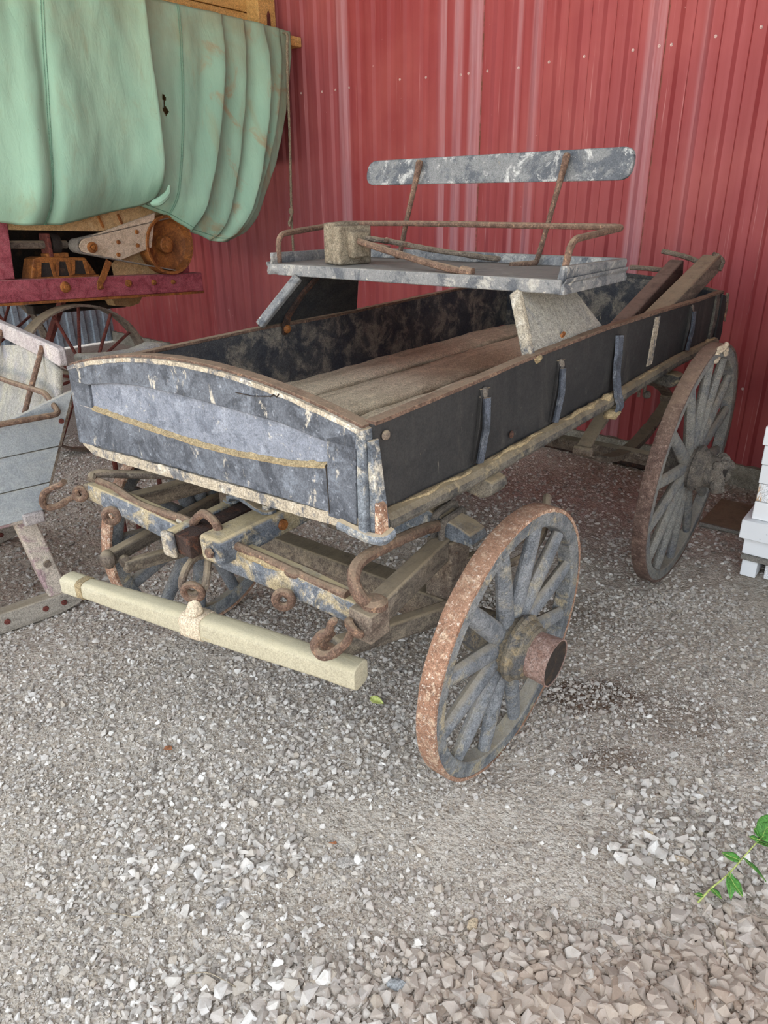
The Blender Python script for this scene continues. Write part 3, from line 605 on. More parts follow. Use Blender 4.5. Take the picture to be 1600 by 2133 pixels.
# rear right corner: iron plate with eye and hook
ir = MB().prism([(2.60,.935),(2.665,.93),(2.70,.95),(2.71,.99),(2.695,1.03),(2.70,1.08),(2.69,1.15),(2.62,1.165)], lambda x, z, t: (x, t, z), -.592, -.582).build('corner_plate', M['side'], wag, bevel=.002, rough=.003)
MB().tube([(2.70 + .017*math.cos(a), -.59, 1.142 + .017*math.sin(a)) for a in np.linspace(0, 2*PI, 17)[:-1]], .006, 8, closed=True).build('eye', M['iron'], ir)
MB().tube(smoothpath([(2.715,-.592,1.13),(2.712,-.594,1.09),(2.70,-.596,1.05),(2.695,-.6,1.03)], 4), [.006]*12+[.002], 6).build('hook', M['rust'], ir)
# floor boards
for i, (a, b) in enumerate(((-.555,-.285),(-.275,.018),(.032,.322),(.336,.555))):
    n = 36; m = MB()
    def fz(x, y): return .940 + .012*mnoise.noise(Vector((x*2.5, y*6, i))) + .006*mnoise.noise(Vector((x*9, y*16, i+5)))
    def ed(x, s): return .010*mnoise.noise(Vector((x*4, s*7.7+i, 2)))
    m.grid(lambda u, v: (.035+2.595*u, (a+ed(u*2.6, 0)) + ((b+ed(u*2.6, 1)) - (a+ed(u*2.6, 0)))*v, fz(u*2.6, a+(b-a)*v) - .016*(abs(2*v-1)**6)), 90, 12)
    o = m.build('floor_board', M['floorwood'], wag, smooth=180)
    so = o.modifiers.new('thick', 'SOLIDIFY'); so.thickness = .028; so.offset = -1
MB().box(.05, 2.62, -.55, .55, .895, .905).build('bottom_boards', M['inner'], wag)

# ---- bearers and springs
def bearer(x, par=wag):
    out = [(-.50,.895),(-.58,.893),(-.625,.905),(-.640,.93),(-.632,.955),(-.60,.95),(-.58,.90)]
    m = MB(); L = [(-.565,.898),(-.565,.86),(-.60,.862),(-.625,.878),(-.632,.902),(-.62,.92),(-.59,.925)]
    full = L + [(-y, z) for y, z in L[::-1]]
    return m.prism([(-.56,.905),(-.60,.905),(-.625,.897),(-.632,.880),(-.622,.858),(-.595,.845),(-.55,.852),(-.50,.862),(.50,.862),(.55,.852),(.595,.845),(.622,.858),(.632,.880),(.625,.897),(.60,.905),(.56,.905)], FX, x-.035, x+.045).build('bearer', M['sill'], par, bevel=.006, rough=.004)
bearer(.49); bearer(2.02)
for sy in (-1, 1):
    y = sy*.45
    # elliptic leaf springs at the rear
    def leaf(z0, z1, n=3, name='leaf_spring'):
        m = MB()
        for k in range(n):
            f = 1 - .22*k; dz = (.008*k)*(1 if z1 < z0 else -1)
            pts = [(1.98 + .50*f*t, y, z0 + (z1-z0)*(1-(t*f)**2) + dz) for t in np.linspace(-1, 1, 21)]
            m.tube(pts, 1, prof=[(.004,-.028),(.004,.028),(-.004,.028),(-.004,-.028)], up=(0,0,1))
        return m.build(name, M['iron'], wag, bevel=.0015, rough=.003, rough_scale=40)
    s1 = leaf(.685, .850); s2 = leaf(.665, .530)
    for e in (-1, 1):
        MB().lathe([(.0,-.034),(.019,-.034),(.019,.034),(0,.034)], (1.98+.50*e, y, .675), (0,1,0), 14).build('shackle', M['iron'], s2, rough=.004)
    for dx in (-.035, .035):
        MB().tube([(1.98+dx, y-.034, .87), (1.98+dx, y-.034, .80)], .007, 8).build('u_bolt', M['iron'], s1)
    MB().box(1.93, 2.03, y-.04, y+.04, .848, .866).build('spring_pad', M['iron'], s1, bevel=.003)
    MB().ball((2.02, y-.045, .795), .022, (1,.8,.8)).build('mud_lump', M['mud'], s1, rough=.01, rough_scale=50)
    MB().box(1.94, 2.02, y-.045, y+.045, .50, .545).build('axle_clip', M['iron'], s2, bevel=.006, rough=.006)
# axles
def axle(x, z, yh, r, name='axle'):
    return MB().lathe([(r*.6,-yh),(r*.6,-yh+.12),(r,-yh+.16),(r,yh-.16),(r*.6,yh-.12),(r*.6,yh)], (x,0,z), (0,1,0), 8).build(name, M['iron'], wag, rough=.004)
axle(.472, .414, .70, .034); axle(1.98, .523, .72, .036)
MB().hexa([(.43,-.56,.44),(.515,-.56,.44),(.515,.56,.44),(.43,.56,.44)], [(.435,-.54,.50),(.51,-.54,.50),(.51,.54,.50),(.435,.54,.50)]).build('axle_bed', M['greywood'], wag, bevel=.006, rough=.004)
# the front bolster, tapering to rounded drooping ends
half = [(0,.86),(.22,.835),(.376,.786),(.47,.755),(.53,.742),(.565,.727),(.575,.706),(.568,.692),(.54,.694),(.48,.690),(.40,.672),(.23,.655),(0,.650)]
out = [(-y, z) for y, z in half] + [(y, z) for y, z in half[::-1][1:-1]]
bol = MB().prism(out, FX, .45, .535).build('bolster', M['trimblue'], wag, bevel=.005, rough=.004)
for sy in (-1, 1):
    MB().tube(fillet([(.435, sy*.455, .66), (.435, sy*.455, .765), (.545, sy*.455, .775), (.545, sy*.455, .66)], .02), .011, 8).build('u_bolt', M['mud'], bol, rough=.006, rough_scale=50)
    MB().tube(fillet([(.432, sy*.485, .655), (.432, sy*.485, .755), (.545, sy*.485, .76), (.545, sy*.485, .655)], .02), .010, 8).build('u_bolt', M['mud'], bol, rough=.006, rough_scale=50)
    MB().box(.44, .54, sy*.47-.045, sy*.47+.045, .50, .69).build('bolster_post', M['iron'], wag, bevel=.006, rough=.008)
# underside frame bar
MB().tube(smoothpath([(.50,-.60,.62),(.58,-.66,.63),(.72,-.66,.66),(.86,-.60,.72)], 6), .013, 8).build('brace_rod', M['iron'], wag, rough=.004)
MB().beam((.52,-.50,.60), (.80,-.62,.63), .03, .02).build('brace', M['iron'], wag, bevel=.003)

# ---- draught gear in front
pole = MB().beam((-.05,-.055,.727), (.85,-.05,.76), .088, .078).build('pole_stub', M['crossbar'], wag, bevel=.012, rough=.005)
MB().lathe([(0,.0),(.016,.0),(.014,.008),(0,.009)], (-.056,-.062,.727), (-1,0,0), 6).build('bolt', M['rust'], pole)
MB().lathe([(0,.0),(.018,.0),(.015,.008),(0,.009)], (.18,-.10,.735), (0,-1,0), 8).build('bolt', M['orust'], pole)
ch = MB(); 
ch.tube([(-.06,.052,.712), (.30,.050,.735)], 1, prof=[(.034,-.032),(.034,.032),(-.030,.032),(-.030,-.032)], up=(0,0,1)).build('iron_channel', M['darkrust'], wag, bevel=.003, rough=.005, rough_scale=50)
MB().beam((-.066,.104,.712), (.36,.104,.745), .032, .078).build('shaft_cheek', M['crossbar'], wag, bevel=.010, rough=.005)

MB().hexa([(-.078,.072,.672),(-.060,.072,.672),(-.060,.128,.672),(-.078,.128,.672)], [(-.082,.078,.748),(-.060,.078,.752),(-.060,.126,.752),(-.082,.126,.748)]).build('cheek_end', M['cream'], wag, bevel=.012, rough=.004)
# crossbar in two tapering halves
cb = MB(); path = [(.050,.680,.700), (.040,.45,.700), (.035,.12,.685), (.035,-.05,.680), (.038,-.30,.675), (.040,-.56,.660)]
cb.tube(path, [.030,.034,.038,.040,.036,.032], prof=[(-1,-.7),(-.75,-.85),(.75,-.85),(1,-.7),(1,.7),(.75,.85),(-.75,.85),(-1,.7)], up=(0,0,1))
cb = cb.build('crossbar', M['crossbar'], wag, bevel=.003, rough=.005, rough_scale=20)
MB().hexa([(-.020,-.520,.625),(.055,-.520,.625),(.055,-.590,.625),(-.020,-.590,.625)], [(-.020,-.520,.705),(.055,-.520,.705),(.055,-.590,.700),(-.020,-.590,.700)]).build('end_cap', M['iron'], cb, bevel=.005, rough=.006)
MB().hexa([(.02,.665,.668),(.085,.665,.668),(.085,.695,.668),(.02,.695,.668)], [(.02,.665,.730),(.085,.665,.730),(.085,.695,.730),(.02,.695,.730)]).build('end_cap', M['iron'], cb, bevel=.008, rough=.006)
MB().tube([(.012,-.11-.02*i,.716-.001*i) for i in range(9)], [.010,.014,.013,.012,.011,.010,.009,.007,.004], 8).build('sawdust_heap', M['sawdust'], cb, rough=.014, rough_scale=60)
def ring(c, r, t, ax, n=20):
    a = Vector(ax).normalized(); u = a.orthogonal().normalized(); w_ = a.cross(u); c = Vector(c)
    return [c + (u*math.cos(2*PI*k/n) + w_*math.sin(2*PI*k/n))*r for k in range(n)]
# eye bolts on the front face
for c in ((-.005,.497,.672), (-.022,-.300,.650)):
    e = MB().tube(ring(c, .0215, 0, (-.75,-.65,.05)), .0115, 10, closed=True).build('eye_bolt', M['rust'], cb, rough=.004, rough_scale=60)
    MB().tube([Vector(c)+Vector((.018,.012,0)), Vector(c)+Vector((.05,.02,.005))], .011, 8).build('eye_shank', M['rust'], cb)
# hooks at both ends
hk = smoothpath([(.010,.700,.695),(-.020,.722,.680),(-.050,.745,.660),(-.078,.762,.660),(-.090,.764,.680),(-.089,.745,.715),(-.075,.708,.742),(-.064,.670,.758),(-.060,.650,.772)], 6)
h1 = MB().tube(hk, [.010]*8 + [.0115]*26 + [.0095]*(len(hk)-36) + [.0085, .010], 10).build('hook', M['rust'], cb, rough=.004, rough_scale=50)
MB().tube(ring((.008,.694,.697), .0185, 0, (-.8,-.5,.3)), .0110, 10, closed=True).build('hook_eye', M['rust'], cb, rough=.004, rough_scale=50)
hk = smoothpath([(-.028,-.540,.652),(-.045,-.528,.618),(-.060,-.495,.582),(-.066,-.463,.574),(-.064,-.446,.592),(-.060,-.462,.622),(-.058,-.490,.648),(-.060,-.500,.672),(-.060,-.516,.690)], 6)
MB().tube(hk, [.011]*8 + [.0125]*26 + [.010]*(len(hk)-36) + [.009, .006], 10).build('hook', M['rust'], cb, rough=.004, rough_scale=50)
MB().tube(ring((-.022,-.542,.658), .020, 0, (.5,-.5,.7)), .0115, 10, closed=True).build('hook_eye', M['rust'], cb, rough=.004, rough_scale=50)
# iron rods: along the crossbar, humped over the channel
rod = smoothpath([(.06,.66,.735),(.055,.56,.738),(.035,.465,.740),(.03,.380,.729),(.025,.260,.735),(.015,.130,.748),(.010,.095,.745),(.005,.055,.782),(.0,.013,.802),(.0,-.027,.785),(.005,-.042,.748),(.012,-.110,.730),(.02,-.215,.718),(.025,-.345,.706),(.025,-.480,.704)], 5)
MB().tube(rod, .0125, 10).build('brace_rod', M['rust'], cb, rough=.004, rough_scale=50)
MB().ball((.018,.145,.742), .020, (1,1.3,.5)).build('rod_pad', M['trimblue'], cb, rough=.004)
MB().ball((.022,-.30,.710), .022, (1,1.4,.55)).build('rod_pad', M['rust'], cb, rough=.004)
# second hump strap behind
hp = smoothpath([(.165,.098,.770),(.160,.080,.780),(.150,.060,.798),(.148,.030,.804),(.150,.0,.796),(.155,-.030,.782),(.158,-.065,.778)], 5)
hs = MB().tube(hp, 1, prof=[(.006,-.020),(.006,.020),(-.006,.020),(-.006,-.020)], up=(0,0,1)).build('strap', M['trimblue'], wag, bevel=.002, rough=.003)
for c in ((.165,.100,.765), (.158,-.065,.775)):
    MB().lathe([(.026,0),(.026,.008),(.016,.010),(.014,.022),(0,.023)], c, (0,0,1), 10).build('nut', M['trimblue'], hs)
# side rods looping back to the bolster
MB().tube(smoothpath([(.045,.675,.738),(.075,.680,.752),(.16,.594,.742),(.25,.470,.740),(.36,.32,.74),(.45,.22,.74)], 6), [.0165]*4+[.0145]*21, 10).build('stay_rod', M['iron'], wag, rough=.004, rough_scale=40)
MB().tube(smoothpath([(.030,-.555,.705),(.005,-.545,.725),(.005,-.520,.760),(.035,-.505,.790),(.10,-.500,.795),(.24,-.490,.780),(.37,-.475,.755),(.45,-.47,.735)], 6), [.0165]*43, 10).build('stay_rod', M['rust'], wag, rough=.004, rough_scale=40)
MB().lathe([(0,-.006),(.034,-.006),(.034,.010),(.022,.020),(0,.022)], (.030,-.560,.703), (0,0,1), 14).build('rod_foot', M['rust'], wag, rough=.005)
# wooden hounds, upper and lower
MB().beam((.045,-.545,.665), (.56,-.455,.665), .055, .07).build('hound', M['greywood'], wag, bevel=.008, rough=.006)
MB().beam((.05,.60,.655), (.56,.47,.665), .05, .06).build('hound', M['greywood'], wag, bevel=.008, rough=.006)
lh = MB().beam((.055,-.40,.50), (.47,-.53,.475), .045, .060).build('lower_hound', M['greywood'], wag, bevel=.010, rough=.006)
ll = MB().beam((-.005,.56,.50), (.655,.700,.50), .040, .050).build('lower_hound', M['greywood'], wag, bevel=.010, rough=.006)
MB().ball((-.012,.556,.50), .038, (.7,.8,.9)).build('hound_end', M['iron'], ll, rough=.006)
MB().lathe([(0,0),(.020,0),(.020,.020),(.012,.024),(0,.024)], (.03,.530,.488), (-.3,-1,0), 8).build('bolt', M['iron'], ll)

MB().lathe([(0,0),(.020,0),(.020,.022),(.010,.028),(0,.028)], (.035,-.405,.48), (-1,-.2,0), 8).build('bolt', M['iron'], lh, rough=.004)
MB().beam((.02,.52,.47), (.42,.43,.455), .035, .045).build('lower_brace', M['greywood'], wag, bevel=.008, rough=.006)
# reach pole under the body
MB().beam((.50,0,.60), (1.98,0,.60), .06, .06).build('reach_pole', M['greywood'], wag, bevel=.01)

# ---- wheels
def wheel(c, Rw, sd, camb, ns, phase, mats, hubscale=1.0, muddy=False):
    cb_ = math.radians(camb); c = Vector(c)
    A = Vector((0, sd*math.cos(cb_), -math.sin(cb_))); U = Vector((1,0,0)); W = Vector((0, sd*math.sin(cb_), math.cos(cb_)))
    tyre, spoke, rim, hub, cap = mats
    P = lambda r, a, h: c + (U*math.cos(a) + W*math.sin(a))*r + A*h
    m = MB().lathe([(Rw-.062,-.046),(Rw-.056,-.006),(Rw-.052,-.002),(Rw-.012,-.002),(Rw-.011,-.052),(Rw-.050,-.052)], c, A, 72, closed=True)
    wob = m.build('wheel', rim, wag, rough=.004, rough_scale=12)
    m = MB(); n = 96; prof = [(Rw-.012,-.057),(Rw-.002,-.057),(Rw,-.054),(Rw,-.003),(Rw-.002,0),(Rw-.012,0)]
    m.lathe(prof, c, A, n, closed=True); m.build('tyre', tyre, wob, rough=.004, rough_scale=22)
    for k in range(ns):
        a = phase + 2*PI*k/ns; pts = [P(r, a, h) for r, h in ((.055,-.030),(.10,-.030),(.16,-.028),(.24,-.026),(Rw-.10,-.025),(Rw-.055,-.025))]
        tang = -U*math.sin(a) + W*math.cos(a)
        prof = [(math.cos(t)*1.0, math.sin(t)*.68) for t in np.linspace(0, 2*PI, 13)[:-1]]
        MB().tube(pts, [.034,.033,.0315,.030,.027,.025], prof=prof, up=tang).build('spoke', spoke, wob, rough=.003, rough_scale=14)
    s = hubscale
    h = MB().lathe([(.03,-.14),(.066*s,-.14),(.070*s,-.10),(.080*s,-.062),(.090*s,-.056),(.090*s,.002),(.100*s,.006),(.102*s,.018),(.096*s,.024),(.090*s,.026),(.088*s,.040),(.080*s,.046),(.078*s,.056),(.066*s,.060),(.03,.06)], c, A, 36).build('hub', hub, wob, rough=.002, rough_scale=8)
    MB().lathe([(.060*s,.05),(.067*s,.055),(.071*s,.124),(.067*s,.124),(.060*s,.02),(0,.015)], c, A, 36).build('hub_cap', cap, wob, rough=.003, rough_scale=30)
    MB().lathe([(.0662*s,.1225),(.0592*s,.026),(0,.022)], c, A, 36).build('hub_bore_shade', M['mdark'], wob)  # dark lining: the shade inside the cap is put into its colour
    MB().lathe([(.0601*s,.024),(.0585*s,.030),(.026,.032),(.022,.052),(0,.054)], c, A, 20).build('axle_end', M['darkrust'], wob)
    if muddy:
        m = MB()
        for k in range(16):
            a = 2*PI*k/16; m.ball(P(.062+.010*math.sin(k*2.3), a, .108+.012*math.sin(k*1.7)), .022+.006*math.sin(k*3.1), (1,1,1), 8, 5)
        m.build('mud_ring', M['mud'], wob, rough=.012, rough_scale=45)
    return wob
front = (M['tire'], M['spoke'], M['rim'], M['hub'], M['caprust'])
rear = (M['tire_dark'], M['spoke_grey'], M['spoke_grey'], M['mud'], M['mud'])
wheel((.472,-.722,.414), .414, -1, 3.4, 12, math.radians(78), front)
wheel((.472,.722,.414), .414, 1, 3.4, 12, math.radians(80), front)
wr = wheel((1.98,-.750,.523), .523, -1, 3.4, 14, math.radians(96), rear, 1.0, True)
wheel((1.98,.70,.523), .523, 1, 3.4, 14, math.radians(90), rear)
# white lime splash on top of the rear tyre
m = MB()
for i in range(26):
    a = PI/2 + .34*(rr.random()-.55); q = Vector((1.98,-.750,.523)) + Vector((math.cos(a), -math.sin(math.radians(3.4))*math.sin(a), math.sin(a)))*(.523 - .004 - .05*(rr.random()**2)) 
    m.ball(q + Vector((0, .003 - .004*rr.random(), 0)), .010+.008*rr.random(), (1.5,.5,.6), 8, 5)
m.build('lime_crust', M['speckiron'], wr, rough=.012, rough_scale=60)

# ------------------------------------------------------------------ things on and by the wagon, built in wagon coordinates
def rebase(root, base):
    """root sits at its own base; its parts keep their places"""
    b = Vector(base)
    for ch in root.children: ch.location = ch.location - b
    return root
WO = Vector((-.48433, 1.834756, 0)); WR = Matrix.Rotation(YAW, 3, 'Z')
def wthing(name, label, cat, base, group=None):
    return thing(name, label, cat, WO + WR @ Vector(base), YAW, group)

# ---- the seat
base = (1.03, 0, 1.16)
st = wthing('wagon_seat', 'pale grey wooden wagon seat with iron rail and plank backrest, on the wagon box', 'seat', base)
SZ = lambda y: 1.341 - .003*y   # nearly level
def xr(y): return 1.33
brd = MB(); n = 30
brd.grid(lambda u, v: (.862+.455*v, .612-1.195*u, 1.377 + .003*mnoise.noise(Vector((u*9, v*3, 1)))), 40, 10)
sb = brd.build('seat_board', M['seat'], st, smooth=60)
so = sb.modifiers.new('thick', 'SOLIDIFY'); so.thickness = .036; so.offset = -1
MB().hexa([(.858,.560,1.338),(.858,-.588,1.340),(.872,-.588,1.340),(.872,.560,1.338)], [(.858,.560,1.379),(.858,-.588,1.380),(.872,-.588,1.380),(.872,.560,1.379)]).build('front_lip', M['seat'], sb, bevel=.004, rough=.003, rough_scale=30)
# side boards with moulded outside
def endboard(y, s, mt):
    prof = [(0,1.338),(.018*s,1.338),(.020*s,1.352),(.014*s,1.366),(.022*s,1.374),(.022*s,1.384),(.010*s,1.392),(.016*s,1.43),(.012*s,1.438),(-.006*s,1.438),(-.006*s,1.38)]
    m = MB(); nn = len(prof)
    prof2 = [(a, z if z < 1.39 else z - .026) for a, z in prof]
    vs = [(.862 if z < 1.39 else .878, y+a, z-.022*(z > 1.39)) for a, z in prof] + [(1.335, y+a, z-.03*(z > 1.39)) for a, z in prof]
    m.add(vs, [tuple(range(nn))[::-1], tuple(range(nn, 2*nn))] + [(i, (i+1) % nn, nn+(i+1) % nn, nn+i) for i in range(nn)])
    return m.build('seat_end', mt, st, bevel=.003, rough=.003, rough_scale=30)
endboard(.598, 1, M['seat']); endboard(-.580, -1, M['seat'])
MB().hexa([(1.315,.60,1.35),(1.315,-.59,1.35),(1.335,-.59,1.35),(1.335,.60,1.35)], [(1.325,.60,1.412),(1.325,-.59,1.408),(1.345,-.59,1.408),(1.345,.60,1.412)]).build('back_board', M['seat'], st, bevel=.003, rough=.004)
# rail
rail = fillet([(.905,.592,1.375),(.905,.590,1.478),(1.325,.640,1.504),(1.325,.28,1.507),(1.325,-.575,1.503),(.915,-.585,1.484),(.905,-.575,1.405)], .045, 6)
MB().tube(rail, .0105, 10).build('iron_rail', M['rust'], st, rough=.003, rough_scale=50)
for y0, y1 in ((.318,.30), (-.285,-.315)):
    p = [(1.22, y0+.06, 1.380), (1.285, y0+.006, 1.384), (1.305, y0, 1.40), (1.335, (y0+y1)/2, 1.51), (1.40, y1, 1.70), (1.408, y1, 1.732)]
    if y0 > 0: p = p[1:]
    o = MB().tube(smoothpath(p, 5), [.010]*(5*(len(p)-1)-8)+[.0105,.011,.012,.013,.014,.014,.0135,.012,.009], 10, prof=[(math.cos(t), math.sin(t)*.9) for t in np.linspace(0, 2*PI, 11)[:-1]]).build('back_post', M['rust'], st, rough=.003, rough_scale=50)
# plank backrest with rounded ends
def stad(y0, y1, z0, z1, zz0, zz1, r=.045, k=7):
    """outline with rounded corners; (y0,z0..z1) left edge, (y1, zz0..zz1) right edge"""
    pts = []
    q = [(y0, z0), (y1, zz0), (y1, zz1), (y0, z1)]
    P = [Vector((a, b, 0)) for a, b in q]
    for i in range(4):
        a = (P[i-1]-P[i]).normalized(); b = (P[(i+1) % 4]-P[i]).normalized()
        for j in range(k+1):
            t = j/k; X = (P[i]+a*r)*(1-t)**2 + P[i]*2*t*(1-t) + (P[i]+b*r)*t*t; pts.append((X.x, X.y))
    return pts
MB().prism(stad(.575, -.545, 1.648, 1.739, 1.643, 1.744), lambda y, z, t: (1.418 + (z-1.69)*.25 + t, y, z), 0, .022).build('backrest', M['backrest'], st, bevel=.004, rough=.002)
# slanted side supports
for s in (1, -1):
    b, t = .559, .446
    outl = [(.75,1.163),(1.305,1.163),(1.193,1.340),(.856,1.340)]
    f = lambda x, z, tt: (x, s*(b + (t-b)*(z-1.163)/.177 + tt), z)
    sp = MB().prism(outl, f, -.010, .014).build('seat_support', M['support'] if s < 0 else M['support_dark'], st, bevel=.003)
    MB().tube([(.752,s*(b+.002),1.166),(.856,s*(t+.002),1.338)], 1, prof=[(.014,-.017),(.014,.017),(-.012,.017),(-.012,-.017)], up=(1,0,0)).build('front_edge', M['cream'] if s < 0 else M['seat'], sp, bevel=.006, rough=.004, rough_scale=30)
    if s > 0:
        hk2 = MB().tube([(.94,s*.430,1.33),(.90,s*.475,1.27),(.865,s*.522,1.19),(.862,s*.535,1.155),(.862,s*.545,1.12)], [.010,.010,.011,.013,.008], 8, prof=[(-1,-.6),(1,-.6),(1,.6),(-1,.6)], up=(1,0,0)).build('hold_down_hook', M['darkrust'], st, rough=.003)
        MB().ball((.862,s*.528,1.142), .017, (1,.7,1)).build('nut', M['orust'], hk2)
    else:
        MB().lathe([(0,0),(.014,0),(.012,.006),(0,.007)], (.985, s*(b-.028+.016), 1.205), (0,s,-.4), 8).build('bolt', M['orust'], sp)
        MB().ball((.765,-.575,1.172), .018, (1.3,1,.8)).build('sawdust_lump', M['sawdust'], sp, rough=.014, rough_scale=60)
rebase(st, base)

# ---- rusty concrete headed tool lying on the seat
base = (.98, .30, 1.377)
tl = wthing('hand_tamper', 'dirty block-headed hand tool with two thin iron rods, lying on the grey wagon seat', 'tool', base)
# block: thick plate with moulded back, standing on its edge
A = [Vector(p) for p in ((.915,.392,1.378), (.965,.305,1.378), (1.03,.215,1.378))]
blk = MB()
def bp(a, h, d): # a along width, h height, d depth (towards the rod side)
    o = Vector((.930,.385,1.380)); wv = Vector((.11,-.03,0)).normalized(); dv = Vector((.02,-.16,-.004)).normalized()
    return o + wv*a + Vector((0,0,1))*h + dv*d + Vector((.006,.0,0))*h
def blkbox(m, a0, a1, h0, h1, d0, d1): return m.hexa([bp(a0,h0,d0),bp(a1,h0,d0),bp(a1,h0,d1),bp(a0,h0,d1)], [bp(a0,h1,d0),bp(a1,h1,d0),bp(a1,h1,d1),bp(a0,h1,d1)])
head = blkbox(MB(), 0, .115, 0, .142, 0, .05).build('block_head', M['block'], tl, bevel=.008, rough=.006, rough_scale=40)
blkbox(MB(), -.012, .128, -.0, .132, .05, .085).build('back_plate', M['block'], head, bevel=.006, rough=.006, rough_scale=40)
blkbox(MB(), .02, .095, .025, .115, .083, .112).build('socket', M['block'], head, bevel=.006, rough=.006, rough_scale=50)
q = bp(.05,.082,.10)
MB().tube(smoothpath([q, q+(Vector((.90,.02,1.425))-q)*.4, (.885,-.10,1.408), (.880,-.225,1.388), (.878,-.262,1.386)], 6), [.0115]*24+[.0125], 9).build('rod', M['rust'], tl, rough=.004, rough_scale=60)
MB().tube([(.879,-.243,1.388), (.877,-.285,1.386)], [.017,.013], 10).build('rod_tip', M['rust'], tl, rough=.004, rough_scale=60)
q2 = bp(.08,.090,.10)
MB().tube(smoothpath([q2, (1.07,.16,1.452), (1.16,.06,1.425), (1.29,-.09,1.395), (1.35,-.14,1.388)], 6), [.010]*25, 9).build('rod', M['iron'], tl, rough=.006, rough_scale=60)
MB().beam(bp(.06,.075,.10), (.99,.13,1.438), .02, .016).build('rod_clamp', M['rust'], tl, bevel=.003, rough=.003)
for a in (.12,.05):
    MB().ball((1.03+.2*(.12-a), a+.05, 1.462-.2*(.12-a)), .010).build('clamp_bolt', M['rust'], tl, rough=.006)
rebase(tl, base)

# ---- swingletree hanging from the crossbar
base = (-.08, .0, .46)
sw = wthing('swingletree', 'pale yellow wooden swingletree bar with speckled iron band, hanging in front of the wagon', 'swingletree', base)
Pa = Vector((-.178,.515,.500)); Pb = Vector((.010,-.530,.497)); pth = [Pa.lerp(Pb, t) for t in (0,.05,.09,.3,.5,.7,.9,.955,1)]
prof = [(math.cos(t)*1.0 if abs(math.cos(t)) < .85 else math.copysign(.88, math.cos(t)), max(-.86, min(.86, math.sin(t)*1.05))) for t in np.linspace(0, 2*PI, 21)[:-1]]
bar = MB().tube(pth, [.036,.036,.032,.038,.041,.040,.037,.040,.040], prof=prof, up=(0,0,1)).build('wooden_bar', M['palewood'], sw, bevel=.003, rough=.004, rough_scale=6, smooth=50)
mid = Pa.lerp(Pb, .50); dv = (Pb-Pa).normalized()
MB().tube([mid - dv*.036, mid - dv*.02, mid + dv*.02, mid + dv*.036], [.0445,.0455,.0455,.0445], prof=prof, up=(0,0,1)).build('iron_band', M['speckiron'], sw, rough=.002, smooth=50)
MB().hexa([mid + Vector(p) for p in ((-.034,.020,.035),(-.030,-.026,.035),(.010,-.026,.04),(.006,.020,.04))], [mid + Vector(p) for p in ((-.014,.012,.085),(-.012,-.016,.085),(.004,-.016,.085),(.002,.012,.085))]).build('band_neck', M['speckiron'], sw, bevel=.008, rough=.004)
lk = MB().tube(ring(mid + Vector((-.006,-.002,.105)), .026, 0, (.8,.55,.15)), .0105, 10, closed=True).build('lower_ring', M['rust'], sw, rough=.003, rough_scale=60)
MB().tube(smoothpath([(.004,.045,.665), (-.03,.050,.665), (-.075,.035,.648), (-.098,.025,.615), (-.085,.005,.590), (-.055,-.010,.600), (-.035,-.005,.625), (-.005,.02,.655)], 6), .0115, 10).build('upper_link', M['iron'], sw, rough=.003, rough_scale=60)
for t in (.92,):
    c = Pa.lerp(Pb, t); MB().tube(fillet([c + Vector((.02,.0,.03)), c + Vector((.0,.01,.055)), c + Vector((-.02,.02,.07)), c + Vector((.02,.015,.09))], .02), .013, 8).build('end_eye', M['rust'], sw, rough=.004, rough_scale=50)
c = Pa.lerp(Pb, .075)
MB().tube([c - dv*.012, c + dv*.012], [.036,.036], prof=prof, up=(0,0,1)).build('chafed_collar', M['sawdust'], sw, rough=.003, smooth=50)
rebase(sw, base)

# ---- two beams with iron rods leaning over the tailboard
def leaner(label, a, b, w_, h_, mat, rodpts, extra=None, name='old_timber'):
    base = Vector(a); r = wthing(name, label, 'timber', base)
    MB().beam(a, b, w_, h_).build('wooden_bar', mat, r, bevel=.008, rough=.006, rough_scale=12)
    MB().tube(smoothpath(rodpts, 4), .012, 8).build('iron_rod', M['iron'], r, rough=.004, rough_scale=50)
    if extra: extra(r)
    return rebase(r, base)
leaner('dark brown timber with thin iron rod, leaning over the tailboard beside the grey timber', (1.45,-.43,1.00), (2.68,-.340,1.272), .07, .075, M['brownbeam'], [(2.60,-.30,1.262), (2.64,-.20,1.263), (2.66,-.12,1.262)])
leaner('dusty grey timber with an iron rod, leaning over the tailboard along the right side', (1.50,-.515,1.01), (2.75,-.480,1.290), .085, .085, M['greywood'], [(2.68,-.440,1.30), (2.66,-.37,1.325), (2.65,-.27,1.345)],
       lambda r: MB().tube(fillet([(2.72,-.49,1.335), (2.74,-.515,1.325), (2.75,-.535,1.30), (2.73,-.53,1.26)], .015), .010, 8).build('end_loop', M['iron'], r, rough=.006, rough_scale=50))

# ------------------------------------------------------------------ the pale sled on the left
SO = (-1.43326, 2.59191, 0); SY = math.radians(41)
sl = thing('wooden_sled', 'pale blue grey wooden sled with seat and runners, standing left of the black wagon', 'sled', SO, SY)
